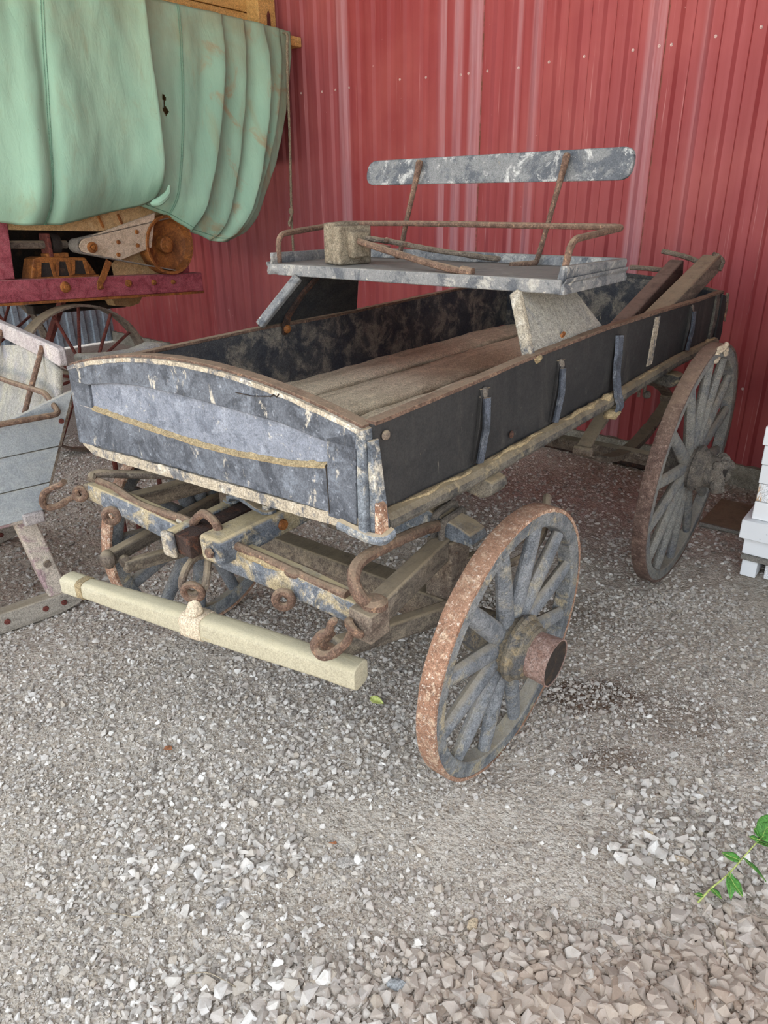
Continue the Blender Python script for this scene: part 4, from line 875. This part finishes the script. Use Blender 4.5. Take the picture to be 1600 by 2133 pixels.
# runners: along x, near one at y~.03, far one at y~.94
def runner(y):
    o = MB().tube([(-1.3,y,.045),(-.3,y,.045),(.08,y,.045),(.16,y,.058),(.205,y,.072)], [1,1,1,.9,.6], prof=[(.045,-.032),(.045,.032),(-.045,.032),(-.045,-.032)], up=(0,0,1)).build('runner', M['runner'], sl, bevel=.006, rough=.005)
    for x in (.03,.105,-.12): MB().lathe([(0,0),(.013,0),(.011,.006),(0,.007)], (x, y-.033, .05), (0,-1,0), 8).build('bolt', M['redrust'], o)
    return o
runner(.034); runner(.94)
for y, s in ((.04, 1), (.93, -1)):
    lg = MB().tube(smoothpath([(.10,y,.085),(.075,y,.20),(.055,y+.01*s,.32),(.03,y+.02*s,.46)], 5), 1, prof=[(-.040,-.028),(.040,-.028),(.040,.028),(-.040,.028)], up=(1,0,0)).build('leg', M['sledleg'], sl, bevel=.008, rough=.004)
    MB().lathe([(0,0),(.016,0),(.014,.007),(0,.008)], (.075, y-.03*1, .24), (0,-1,0), 10).build('bolt', M['iron'], lg)
    MB().tube(smoothpath([(-.80,y,.085),(-.82,y,.25),(-.85,y+.02*s,.45)], 5), 1, prof=[(-.040,-.028),(.040,-.028),(.040,.028),(-.040,.028)], up=(1,0,0)).build('leg', M['sledleg'], sl, bevel=.008, rough=.004)
MB().box(-1.1,.10,.01,.07,.435,.475).build('bottom_rail', M['sledleg'], sl, bevel=.008, rough=.004)
MB().box(.02,.10,-.02,.90,.430,.480).build('cross_beam', M['plankpink'], sl, bevel=.008, rough=.004)
# side panel of three boards, leaning out to the rear at the top
def px_(z): return .092 + (z-.454)*.445
zs = [(.455,.58),(.584,.716),(.720,.93)]
pan = None
for i, (a, b) in enumerate(zs):
    tl_ = lambda x, b=b, i=i: b if i < 2 else interp(x, [-1.2,.016,.30], [.60,.842,.926])
    m = MB()
    secs = []
    for k in range(25):
        x0 = -1.15 + (px_(a)+1.15)*k/24; X0 = -1.15 + (px_(b)+1.15)*k/24; zt_ = max(a+.01, tl_(X0))
        secs.append([(x0,0,a),(x0,.022,a),(X0,.022,zt_),(X0,0,zt_)])
    m.chain(secs); m.build('side_board', M['sled'], sl, bevel=.002)
MB().tube([(px_(.45)+.004,.012,.45),(px_(.93)+.004,.012,.935)], 1, prof=[(-.005,-.014),(.005,-.014),(.005,.014),(-.005,.014)], up=(1,0,0)).build('corner_strip', M['iron'], sl)
MB().lathe([(0,0),(.011,0),(.009,.006),(0,.007)], (.235,0,.815), (0,-1,0), 8).build('bolt', M['redrust'], sl)
# far side and inside floor
MB().hexa([(-1.1,.88,.455),(.09,.88,.455),(.09,.90,.455),(-1.1,.90,.455)], [(-1.1,.88,.60),(.30,.88,.93),(.30,.90,.93),(-1.1,.90,.60)]).build('side_board', M['sled'], sl)
MB().box(-1.1,.09,.02,.88,.46,.475).build('floor_board', M['runner'], sl)
# curved back board
m = MB(); nn = 16
def bk(u, v):
    z = .50 + (.98 + .055*math.sin(PI*(.12+.88*u)) - .50)*v; y = .026 + .85*u; x = px_(min(z, .95)) - .028 + .03*math.sin(PI*u)
    return (x, y, z)
m.grid(bk, 16, 6); o = m.build('back_board', M['sledback'], sl, smooth=60); q = o.modifiers.new('thick', 'SOLIDIFY'); q.thickness = .024
# plank backrest on an iron post with an iron rail
MB().prism(stad(.045, .95, 1.010, 1.084, 1.035, 1.105, .02), lambda y, z, t: (.30 + t, y, z), -.016, .016).build('backrest', M['plankpink'], sl, bevel=.006, rough=.003)
for y in (.225,.78): MB().tube([(.285,y,1.07),(.262,y,1.02),(.205,y,.90),(.15,y,.78)], .011, 8).build('back_post', M['rust'], sl, rough=.003, rough_scale=60)
MB().tube(fillet([(-.9,-.045,.83),(.02,-.045,.858),(.222,-.045,.855),(.215,.07,.918),(.190,.40,.905),(.17,.90,.885),(-.9,.90,.83)], .03), .0115, 10).build('iron_rail', M['rust'], sl, rough=.003, rough_scale=60)

# ------------------------------------------------------------------ carved wooden yoke on iron legs behind the wagon front
yk = thing('carved_seat_shell', 'curved grey wooden seat shell on thin iron legs behind the wagon front corner', 'seat shell', WO + WR @ Vector((.80,1.60,0)), YAW)
topo_ = [(-.23,.978),(-.15,.965),(-.05,.955),(.05,.955),(.10,.962),(.15,.972),(.19,.966),(.215,.945),(.21,.91),(.16,.86),(.0,.85),(-.15,.87),(-.225,.905)]
MB().prism(topo_, lambda x, z, t: (x, t, z), -.10, .02).build('shell', M['sledback'], yk, bevel=.02, rough=.005, seg=3)
for x, y in ((-.14,-.05), (-.04,-.02), (.10,-.04)): MB().tube([(x,y,.87),(x-.02,y,-.005)], .012, 8).build('leg', M['redrust'], yk)

# ------------------------------------------------------------------ the threshing machine under the canvas
MO = (-2.07756, 4.82766, 0)
mc = thing('threshing_machine', 'red and beige threshing machine with rusty pulley and spoked iron wheel under green canvas', 'machine', MO, YAW)
XZ = lambda x, z, t: (x, t, z)
bt = lambda x: interp(x, [-.6,1.17], [1.183,1.098]); bb = lambda x: interp(x, [-.6,1.17], [1.054,.964])
MB().prism([(-1.6,1.10),(1.17,.964),(1.168,1.098),(-1.6,1.235)], XZ, 0, .09).build('sill_beam', M['mred'], mc, bevel=.006)
MB().prism([(-1.6,1.10),(1.17,.964),(1.168,1.098),(-1.6,1.235)], XZ, 1.35, 1.44).build('sill_beam', M['mred'], mc, bevel=.006)
MB().hexa([(-.9,.02,1.17),(-.237,.02,1.17),(-.237,.08,1.17),(-.9,.08,1.17)], [(-.9,.02,1.52),(-.213,.02,1.50),(-.213,.08,1.50),(-.9,.08,1.52)]).build('post', M['mred'], mc, bevel=.006)
MB().hexa([(1.03,.04,1.09),(1.09,.04,1.09),(1.09,.10,1.09),(1.03,.10,1.09)], [(1.02,.04,1.50),(1.08,.04,1.50),(1.08,.10,1.50),(1.02,.10,1.50)]).build('post', M['mred'], mc, bevel=.006)
MB().prism([(-.24,1.452),(.40,1.418),(.92,1.50),(.92,1.80),(-.24,1.80)], XZ, .03, .05).build('upper_panel', M['mbeige'], mc, bevel=.003)
for x in (.42,.57): MB().beam((x,.026,1.44), (x-.03,.026,1.52), .012, .02, up=(0,1,0)).build('seam_bead', M['orust'], mc)
MB().box(-1.5,1.05,.55,.58,1.05,1.85).build('inner_panel', M['mdark'], mc)
MB().box(-1.5,2.02,.10,1.38,1.84,2.54).build('body', M['mbeige'], mc)
MB().prism([(-1.5,1.12),(1.05,1.0),(1.05,1.02),(-1.5,1.14)], XZ, .09, 1.36).build('deck', M['mdark'], mc)
MB().prism([(.47,1.205),(.478,1.105),(1.045,1.078),(1.050,1.30),(.66,1.33)], XZ, .070, .085).build('lower_panel', M['mbeige'], mc, bevel=.003)
arm = MB().prism([(.187,1.34),(.215,1.375),(.30,1.40),(.80,1.525),(.735,1.30),(.473,1.234),(.268,1.283),(.20,1.305)], XZ, -.035, -.015).build('arm_plate', M['mpale'], mc, bevel=.006)
MB().lathe([(0,0),(.034,0),(.034,.012),(.022,.016),(.022,.006),(.012,.006),(.012,.02),(0,.02)], (.276,-.035,1.327), (0,-1,0), 18).build('pivot', M['orust'], arm, rough=.002)
for x, z in ((.475,1.349),(.627,1.407),(.62,1.321),(.461,1.271)): MB().lathe([(0,0),(.015,0),(.012,.010),(0,.012)], (x,-.035,z), (0,-1,0), 8).build('bolt', M['orust'], arm)
# small pulley, belt and the big rusty pulley
sp_ = MB().lathe([(0,-.05),(.045,-.05),(.045,.05),(0,.05)], (.225,.03,1.338), (0,1,0), 20).build('small_pulley', M['belt'], mc)
pc = Vector((.885,0,1.310)); pr = .200
bpth = []
for a in np.linspace(-68, 68, 13): bpth.append(pc + Vector((math.cos(math.radians(a))*(pr+.004), .0, math.sin(math.radians(a))*(pr+.004))))
for a in np.linspace(110, 250, 11): bpth.append(Vector((.225,0,1.338)) + Vector((math.cos(math.radians(a))*.050, 0, math.sin(math.radians(a))*.050)))
MB().tube(bpth, 1, closed=True, prof=[(.004,-.03),(.004,.03),(-.004,.03),(-.004,-.03)], up=(0,1,0)).build('drive_belt', M['belt'], mc) if False else None
m = MB(); nb = len(bpth)
def inw(i):
    t = (bpth[(i+1) % nb]-bpth[i-1]).normalized(); return Vector((-t.z, 0, t.x))
vs = []
for i in range(nb):
    for dy, dn in ((-.035,0),(.03,0),(.03,.007),(-.035,.007)): vs.append(bpth[i] + inw(i)*dn + Vector((0,dy,0)))
m.add(vs, [(i*4+k, i*4+(k+1) % 4, ((i+1) % nb)*4+(k+1) % 4, ((i+1) % nb)*4+k) for i in range(nb) for k in range(4)]); m.build('drive_belt', M['belt'], mc)
pu = MB().lathe([(0,.045),(.06,.045),(.065,.040),(.10,.030),(.14,.022),(.168,.004),(.180,-.045),(.197,-.048),(.200,-.044),(.200,.05),(.190,.055),(0,.06)], pc, (0,1,0), 48).build('big_pulley', M['orust'], mc, rough=.003)
MB().lathe([(.056,.05),(.056,-.004),(.050,-.010),(.030,-.012),(.030,-.030),(.022,-.034),(0,-.034)], pc, (0,1,0), 24).build('pulley_hub', M['orust'], pu, rough=.002)
# cast base, shaft and bearing
cs = MB(); 
cs.prism([(-.125,1.160),(-.085,1.275),(-.045,1.285),(.27,1.262),(.335,1.150),(.335,1.135),(-.125,1.148)], XZ, .05, .17)
cs = cs.build('cast_base', M['orust'], mc, bevel=.006, rough=.004)
for a, b in ((-.075,.03),(.045,.14),(.155,.26)):
    w0 = (b-a); MB().prism([(a,1.165),(b,1.16),(b-.01,1.245),(a+.02,1.252)], XZ, .042, .052).build('cell', M['mdark'], cs)
    for q0, q1 in (((a,1.165),(a+.02,1.252)), ((b,1.16),(b-.01,1.245))): MB().beam((q0[0],.04,q0[1]), (q1[0],.04,q1[1]), .02, .014, up=(0,1,0)).build('rib', M['orust'], cs)
MB().beam((-.11,.03,1.158), (.33,.03,1.142), .03, .02).build('flange', M['orust'], cs, bevel=.003)
MB().tube([(-.5,.12,1.375),(.19,.12,1.345)], .026, 12).build('shaft', M['iron'], mc)
bx = MB().lathe([(0,-.03),(.062,-.03),(.066,0),(.062,.03),(0,.03)], (.10,.12,1.352), (1,0,-.04), 20).build('bearing', M['mdark'], mc, rough=.004)
MB().box(.035,.06,.06,.16,1.27,1.42).build('bearing_flange', M['redrust'], bx, bevel=.006, rough=.004)
MB().box(.02,.17,.07,.15,1.265,1.30).build('bearing_foot', M['orust'], bx, bevel=.006, rough=.004)
MB().lathe([(0,-.05),(.025,-.05),(.025,.05),(0,.05)], (-.20,.30,1.255), (0,0,1), 12).build('oil_cup', M['belt'], mc)
# strap and bolts on the beam
MB().tube([(.40,-.012,1.235),(.335,-.014,1.135),(.305,-.014,1.10),(.305,-.012,1.06)], 1, prof=[(-.022,-.005),(.022,-.005),(.022,.005),(-.022,.005)], up=(1,0,0)).build('strap', M['orust'], mc, bevel=.002, rough=.003)
for x, z, r in ((.065,1.096,.036),(.528,1.079,.026),(.734,1.067,.020),(.898,1.056,.018),(.305,1.074,.018)):
    MB().lathe([(0,0),(r,0),(r*.85,.012),(r*.5,.014),(r*.45,.026),(0,.028)], (x,0,z), (0,-1,0), 12).build('bolt', M['orust'], mc, rough=.003)
MB().prism([(-1.6,1.085),(1.165,.950),(1.165,.966),(-1.6,1.10)], XZ, -.01, .10).build('under_strip', M['orust'], mc)
MB().prism([(.54,.96),(.80,.95),(.76,.90),(.68,.885),(.56,.905)], XZ, .25, .45).build('hopper', M['mbeige'], mc, bevel=.004)
MB().beam((.0,.40,.93), (.72,.40,.90), .10, .06).build('axle_bracket', M['mdark'], mc, bevel=.01)
MB().beam((.115,.14,1.02), (-.035,.16,.74), .075, .03).build('strut', M['redrust'], mc, bevel=.004)
MB().beam((.08,.10,1.015), (.50,.10,.995), .06, .022).build('strut', M['redrust'], mc, bevel=.004)
MB().beam((-.40,.10,1.04), (-.28,.10,.80), .06, .03).build('strut', M['redrust'], mc, bevel=.004)
MB().tube([(.09,-.02,.49),(.09,1.40,.49)], .035, 14).build('axle', M['iron'], mc)
def mwheel(x, y, Rm):
    wv = MB().lathe([(Rm,-.06),(Rm,.06),(Rm-.012,.06),(Rm-.018,0),(Rm-.012,-.06)], (x,y,Rm), (0,1,0), 64, closed=True).build('iron_wheel', M['iron'], mc, rough=.004)
    for k in range(14):
        a = 2*PI*k/14 + .12; s_ = .045*(1 if k % 2 else -1)
        MB().tube([(x+.05*math.cos(a), y+s_*1.4, Rm+.05*math.sin(a)), (x+(Rm-.015)*math.cos(a), y+s_*.5, Rm+(Rm-.015)*math.sin(a))], .011, 8).build('spoke', M['redrust'], wv)
    MB().lathe([(0,-.12),(.055,-.12),(.065,-.06),(.065,.06),(.055,.12),(0,.12)], (x,y,Rm), (0,1,0), 20).build('hub', M['iron'], wv)
mwheel(.094, 0, .492); mwheel(.094, 1.38, .492)
mwheel(-1.45, .2, .36)
# new pine upper works at the rear top
for i in range(9):
    MB().box(.0,2.12,.30,.325,2.62+.152*i,2.765+.152*i).build('pine_board', M['nwood'], mc, bevel=.003)
pp = MB().hexa([(2.10,.17,2.70),(2.28,.17,2.70),(2.28,.30,2.70),(2.10,.30,2.70)], [(2.10,.17,4.0),(2.28,.17,4.0),(2.28,.30,4.0),(2.10,.30,4.0)]).build('pine_post', M['nwood'], mc, bevel=.004)
MB().prism([(2.19,2.80),(2.215,2.83),(2.215,2.90),(2.20,2.93),(2.185,2.90),(2.185,2.83)], XZ, .160, .172).build('hinge_plate', M['redrust'], pp)
MB().box(2.13,2.285,-.09,.28,2.672,2.738).build('pine_ledge', M['nwood'], mc, bevel=.006)
MB().box(-1.5,2.1,.33,1.40,2.55,3.95).build('upper_blocker', M['nwood'], mc)  # unseen box, added to stop light passing over the machine

# ------------------------------------------------------------------ the green canvas
tp = thing('canvas_tarp', 'faded green canvas sheet draped in folds over the threshing machine', 'tarp', MO, YAW)
uR_z = [1.29,1.307,1.364,1.55,1.856,2.224,2.584,2.734,2.76]; uR_u = [1.44,1.468,1.597,1.717,1.876,2.014,2.124,2.137,2.137]
botx = [.60,.655,.837,1.025,1.236,1.40,1.468]; botz = [1.60,1.572,1.502,1.387,1.322,1.305,1.303]
def saw(d, wl_, wr_):
    """soft fold: rises over wl_, drops over wr_ past d=0"""
    if d < -wl_ or d > wr_: return 0.0
    if d <= 0: return (1+math.cos(PI*d/wl_))/2
    return (1+math.cos(PI*d/wr_))/2
def rightsheet(s, t):
    # s left to right, t top (0) to bottom (1)
    U0 = .60
    # bottom curve as a function of s
    ub = U0 + s*(1.50-U0) if s < .98 else 1.482
    zb = interp(ub, botx, botz)
    zt = 2.757 - .010*max(0, s-.5)
    z = zt + (zb-zt)*t
    ur = interp(z, uR_z, uR_u); u0 = U0 + .20*(1-t)*.5
    ut = u0 + s*(ur-u0)
    u = ut
    v = -.14
    folds = ((.515-.06*t, .13, .016, .065), (.655-.04*t+.08*t*t, .11, .013, .055*(1-.6*t)), (.785+.05*t, .12, .012, .085), (.90+.01*t, .05, .02, .03), (.30+.05*t, .10, .12, .012))
    for c0, a, b, h in folds:
        v -= h*saw(s-c0, a, b)*min(1, .25+t*3.0)*(1 if t < .85 else 1-.5*(t-.85)/.15)
    v += .16*max(0, s-.86)**1.0*2.2*(.4+.6*t)
    v += .012*mnoise.noise(Vector((u*5, z*2.2, 3)))*(.3+t) + .005*mnoise.noise(Vector((u*16, z*8, 7)))
    v -= .05*math.sin(PI*min(1, t*1.02))*(.5+.5*s)
    if t > .86: v += .10*((t-.86)/.14)**2
    return Vector((u, v, z))
NU, NV = 150, 110
m = MB()
holes = ((.885,2.215,.012,.022),(.884,2.18,.006,.010),(.882,2.140,.016,.026),(.90,2.135,.006,.008))
pts = [[rightsheet(i/NU, j/NV) for i in range(NU+1)] for j in range(NV+1)]
# lay the sheet back over the top
back = []
for k in range(8, 0, -1):
    f = k/8; row = []
    for i in range(NU+1):
        s = i/NU; p = pts[0][i]; row.append(Vector((p.x - .10*f*(1-s*.5), p.y + .40*f*1.0, p.z + (.012 + .085*(1-s)*f) * (1 if f > .1 else f*10))))
    back.append(row)
allr = back + pts; nr = len(allr); vs = [p for r in allr for p in r]; fs = []
def inhole(q):
    for a, b, ra, rb in holes:
        if ((q.x-a)/ra)**2 + ((q.z-b)/rb)**2 < 1 + .5*mnoise.noise(Vector((q.x*90, q.z*90, 0))): return True
    return False
for j in range(nr-1):
    for i in range(NU):
        a = j*(NU+1)+i; c = (vs[a]+vs[a+NU+2])/2
        if inhole(c): continue
        fs.append((a, a+1, a+NU+2, a+NU+1))
m.add(vs, fs); o = m.build('side_sheet', M['tarp'], tp, smooth=180, weld=False); q = o.modifiers.new('thick', 'SOLIDIFY'); q.thickness = .003
def seam(fn, s, ts, par, off=-.004, r=.0022):
    MB().tube([fn(s, t) + Vector((0, off, 0)) for t in ts], r, 6).build('seam', M['thread'], par)
seam(rightsheet, .265, np.linspace(0, 1, 60), o); seam(rightsheet, .275, np.linspace(0, 1, 60), o)
MB().tube([rightsheet(s, .985) + Vector((0,-.003,0)) for s in np.linspace(0, 1, 80)], .0025, 6).build('hem', M['thread'], o)
# the left sheet, hanging further out, its right edge a heavy fold
lbx = [-1.4,-.6,-.325,-.189,.053,.394,.60,.655,.72,.79]; lbz = [1.62,1.56,1.500,1.475,1.472,1.528,1.562,1.575,1.605,1.680]
def leftsheet(s, t):
    U0 = -1.4; ur = interp(t, [0,.35,.65,.9,1], [.822,.792,.792,.788,.80])
    u = U0 + (ur-U0)*s
    zb = interp(u, lbx, lbz); zt = 2.95
    z = zt + (zb-zt)*t
    v = -.21
    d = ur - u
    v -= .065*math.exp(-(d/.16)**2)*(.4+.6*t)               # bulging fold edge
    if d < .05: v += .16*(1-d/.05)**2                        # turned back edge
    v -= .05*math.sin(PI*t)*.8
    ss = (u - .035 + .10*t)
    v += .028*math.exp(-((u-.075+.10*t)/.035)**2)*(.3+t)     # furrow by the seam
    v -= .035*math.exp(-((u-.0+.14*t)/.06)**2)*(.3+.7*t)
    v -= .03*math.sin(u*7.5 + 1.3*t)*(.3+.5*t) + .014*math.sin(u*17 - 2*t)*(1-t)
    v += .012*mnoise.noise(Vector((u*4, z*2, 3)))+ .005*mnoise.noise(Vector((u*14, z*7, 9)))
    if t > .84: v += .12*((t-.84)/.16)**2
    return Vector((u, v, z))
m = MB(); m.grid(lambda a, b: leftsheet(a, b), 170, 100); o = m.build('front_sheet', M['tarp'], tp, smooth=180, weld=False); q = o.modifiers.new('thick', 'SOLIDIFY'); q.thickness = .003
for k in (.0, .012): 
    MB().tube([Vector(leftsheet((( .115 - .16*t + k)+1.4)/(.80+1.4), t)) + Vector((0,-.004,0)) for t in np.linspace(.1, 1, 50)], .0022, 6).build('seam', M['thread'], o)
# little turned-up corner where the fold ends
MB().tube(smoothpath([(.655,-.20,1.58),(.70,-.24,1.60),(.755,-.25,1.64),(.79,-.24,1.69)], 5), [.010,.016,.020,.024,.026,.027,.026,.025,.024,.022,.020,.018,.016,.014,.012,.008], 10).build('rolled_corner', M['tarp'], tp, rough=.012, rough_scale=20)

# ------------------------------------------------------------------ rope
rp_ = [(2.06,-.10,2.735),(2.03,-.19,2.712),(2.009,-.20,2.593),(1.997,-.20,2.344),(1.985,-.20,1.989),(1.958,-.20,1.511),(1.956,-.20,1.369),(1.953,-.20,1.205),(1.945,-.20,.9),(1.94,-.20,.65)]
ro = thing('jute_rope', 'thin grey jute rope with a knot, hanging from the corner of the green canvas', 'rope', Vector(MO) + WR @ Vector((1.94,-.20,.65)), YAW)
base = Vector((1.94,-.20,.65))
def twist(path, r, name):
    P = smoothpath(path, 14); m = MB()
    for ph in (0, PI*2/3, PI*4/3):
        Q = []
        for i, p in enumerate(P): a = i*.9 + ph; Q.append(Vector(p) + Vector((math.cos(a), math.sin(a), 0))*r*.55)
        m.tube(Q, r*.62, 6)
    return m.build(name, M['rope'], ro, smooth=60)
twist(rp_, .0095, 'rope'); twist([(1.958,-.205,1.50),(1.940,-.21,1.47),(1.912,-.215,1.43),(1.915,-.215,1.405)], .010, 'loose_end')
MB().ball((1.958,-.20,1.51), .022, (1,.8,1.4)).build('knot', M['rope'], ro, rough=.012, rough_scale=60)
rebase(ro, base)

# ------------------------------------------------------------------ stacked white beams on the right
BX = 2.156
levels = [(-.976,0,.085,.07),(-.967,.107,.19,0),(-.948,.19,.28,0),(-.978,.28,.365,0),(-.980,.365,.447,0),(-.976,.447,.532,0),(-.972,.532,.617,0),(-.962,.617,.70,0),(-.97,.70,.785,0),(-.965,.785,.87,0),(-.97,.87,.955,0),(-.965,.955,1.04,0),(-.97,1.04,1.125,0)]
names = ['lowest short foot block of the white stack beside the rear wheel, resting on gravel', 'white block on the grey plank, second up in the stack by the rear wheel', 'white block sticking out furthest left in the stack, third from the gravel', 'white speckled block directly above the one sticking out furthest', 'white block with brown rust runs on its face, in the stack by the rear wheel', 'white block directly above the rust streaked one in the stack', 'white block two above the rust streaked one in the stack', 'highest white block whose end shows in the photo, right edge']
L = 1.2
for i, (yl, z0, z1, _) in enumerate(levels):
    lab = names[i] if i < 8 else 'one of the topmost white blocks of the stack at the right edge'
    yr = yl - (.065 if i == 0 else L)
    x0 = BX + (-.03 if i == 2 else 0)
    o = MB().box(x0, BX+.92, yr, yl, z0+.0015, z1-.0005).build('white_block', M['whitestain'] if i == 4 else M['white'], None, bevel=.003, rough=.0015)
    o.location = WO; o.rotation_euler = (0,0,YAW); tag(o, lab, 'block', 'white blocks stacked at the right')
o = MB().box(BX-.015, BX+.92, -.968-L, -.968, .085, .107).build('spacer_plank', M['slab'], None, bevel=.003); o.location = WO; o.rotation_euler = (0,0,YAW); tag(o, 'thin grey plank between the foot blocks and the white blocks', 'plank')
o = MB().box(BX, BX+.60, -.968-L, -.968-L+.07, 0, .085).build('white_block', M['white'], None, bevel=.003); o.location = WO; o.rotation_euler = (0,0,YAW); tag(o, 'far right foot block carrying the grey plank of the white stack', 'block', 'white blocks stacked at the right')
o = MB().box(BX+.02, BX+.55, -1.12, -1.07, .0, .083).build('rusty_block', M['whitestain'], None, bevel=.004, rough=.01, rough_scale=30); o.location = WO; o.rotation_euler = (0,0,YAW); tag(o, 'rust stained broken lump under the grey plank beside the foot block', 'lump')
# dark plate lying by the stack
pt = thing('metal_plate', 'dark flat metal plate with pale edge lying on gravel between rear wheel and white stack', 'plate', (1.80,3.48,0), YAW)
MB().box(-.10,.30,-.26,.10,.012,.018).build('plate', M['iron'], pt)
MB().box(-.115,-.10,-.26,.10,.004,.022).build('plate_edge', M['slab'], pt, bevel=.002)
MB().box(-.05,.25,-.2,.05,.0,.012).build('packing', M['greywood'], pt)
# log along the wall foot
o = MB().tube([(-1.5,-.16,.035),(-.70,-.15,.036),(-.2,-.14,.035)], [.034,.036,.034], 14).build('rusty_pipe', M['darkrust'], None, rough=.006); place_wall(o); tag(o, 'dark rusty pipe lying on the gravel along the foot of the red wall', 'pipe')

# ------------------------------------------------------------------ plant, leaves, twigs, single stones
pl_o = Vector((.757,1.250,0)); dirp = Vector((.17,.09,0)).normalized()
pn = thing('green_weed', 'small green leafy weed growing out of the gravel at lower right', 'plant', pl_o, math.atan2(dirp.y, dirp.x))
stem = smoothpath([(0,0,-.005),(.045,.0,.022),(.095,-.004,.045),(.15,.0,.068),(.20,.004,.088),(.225,.005,.098)], 6)
MB().tube(stem, [.0026 - .0012*i/len(stem) for i in range(len(stem))], 8).build('stem', M['stem'], pn)
def leafblade(name, mat, par, base, tip, width, normal=(0,0,1), droop=.1, fold=.15, loc=None):
    a = Vector(base); b = Vector(tip); d = b-a; L_ = d.length; d.normalize(); sd = d.cross(Vector(normal)).normalized(); nn = sd.cross(d).normalized()
    m = MB()
    def f(u, v):
        x = v; wv = width*(math.sin(PI*min(1, x**.75))**.85)*(1 if x < 1 else 0); s = (u-.5)*2
        return a + d*(L_*x) + sd*(wv*s*.5) + nn*(fold*width*abs(s)*.6 - droop*L_*x*x + .03*width*math.sin(9*x+3*s))
    m.grid(f, 6, 14); o = m.build(name, mat, par, smooth=180); q = o.modifiers.new('t', 'SOLIDIFY'); q.thickness = .0006
    MB().tube([f(.5, t)+nn*.0004 for t in np.linspace(0, .97, 10)], .0007, 5).build('midrib', M['stem'], o)
    return o
S = lambda t: Vector(stem[int(t*(len(stem)-1))])
for t, off, wd_, nrm in ((.12,(-.012,.012,.002),.010,(0,0,1)),(.22,(.004,-.024,-.004),.018,(.3,.2,1)),(.40,(-.004,-.042,-.012),.024,(.2,.6,1)),(.44,(-.028,-.030,-.028),.016,(0,0,1)),(.62,(.012,-.050,-.016),.024,(.3,.7,1)),(.58,(-.018,.030,.004),.018,(-.3,0,1)),(.80,(.055,-.030,-.012),.022,(.1,.3,1)),(.84,(.075,-.016,-.022),.026,(.1,.2,1)),(.92,(.045,.010,.012),.036,(-.5,-.6,.8)),(.95,(.062,.020,.016),.040,(-.4,-.7,.8)),(.97,(.0,.02,.008),.014,(-.3,-.4,1)),(.88,(-.012,.014,.004),.014,(0,0,1))):
    b = S(t); leafblade('leaf', M['leaf'], pn, b, b + Vector(off)*1.25, wd_*1.35, nrm)
lf = leafblade('fallen_leaf', M['leafy'], None, (-.056,2.045,gz(-.05,2.04)+.012), (-.010,2.010,gz(-.02,2.01)+.014), .030, (-.1,-.4,1), .1, .3); tag(lf, 'yellow green fallen leaf on gravel between swingletree and front wheel', 'leaf')
def twig(label, pts, r=.0016):
    o = MB().tube(smoothpath([(x, y, gz(x, y)+.012+dz) for x, y, dz in pts], 5), r, 6).build('twig', M['twig'], None, rough=.001); tag(o, label, 'twig'); return o
twig('thin pale twig on the bare dirt at lower left', [(-.702,1.245,0),(-.665,1.243,.004),(-.63,1.236,0),(-.605,1.231,.002)])
twig('thin straw-like twig lying among the stones near the bottom edge', [(-.455,1.085,0),(-.41,1.082,.004),(-.37,1.066,.004),(-.340,1.050,.003)])
twig('thin dark twig standing among stones near the lower right edge', [(.765,1.10,.006),(.772,1.14,.01),(.775,1.19,.004)])
def chip(label, x, y, s, nm='bark_chip'):
    pv, pf = hull(int(abs(x)*1000)+5, 9, .35); m = MB(); m.add([(float(p[0])*s, float(p[1])*s*.7, float(p[2])*s) for p in pv], [tuple(int(i) for i in f) for f in pf])
    o = m.build(nm, M['brownbit'], None, smooth=0); o.location = (x, y, gz(x, y)+.010); tag(o, label, 'chip')
chip('reddish brown bark chip on the grey gravel left of centre', -.696, 1.815, .022); chip('small brown chip on the pale dirt in the middle foreground', -.151, 1.433, .012)
def stone(label, x, y, sx, sy, sz, rot, a, b, seed):
    pv, pf = hull(seed, 14, 1.0); m = MB(); m.add([(float(p[0])*sx, float(p[1])*sy, float(p[2])*sz) for p in pv], [tuple(int(i) for i in f) for f in pf])
    o = m.build('loose_stone', mstone('stone %d' % seed, a, b), None, smooth=0, bevel=.0015); o.location = (x, y, gz(x, y)+sz*.35); o.rotation_euler = (.05, .08, rot); tag(o, label, 'stone', 'single stones in the foreground')
stone('flat tan wedge-shaped stone right of the bare dirt patch', .716, 1.464, .030, .015, .010, -.4, (190,172,142), (168,150,122), 901)
stone('flat tan stone with a small pit, below the wedge-shaped tan stone', .774, 1.377, .028, .018, .010, -.5, (172,156,136), (150,136,118), 902)
stone('smooth rounded pale grey pebble in the left foreground', -.412, 1.267, .019, .019, .017, .4, (176,172,168), (150,144,138), 903)
stone('flat grey stone half sunk in pale dirt, centre foreground', -.113, 1.376, .032, .020, .009, .2, (168,162,154), (146,138,130), 904)
stone('big pale beige stone with flat top in the coarse gravel, bottom right', .50, 1.04, .030, .024, .020, .7, (196,178,156), (170,150,128), 905)
stone('blue grey angular stone in the coarse gravel, bottom centre', .02, 1.055, .030, .020, .018, -.2, (150,152,152), (126,128,128), 906)
stone('tan angular stone standing up at the edge of the bare dirt', .199, 1.194, .018, .014, .020, .9, (186,168,142), (158,142,118), 907)
stone('large brown edged stone at the bottom right', .66, .985, .034, .026, .022, 1.2, (168,142,118), (142,118,98), 908)
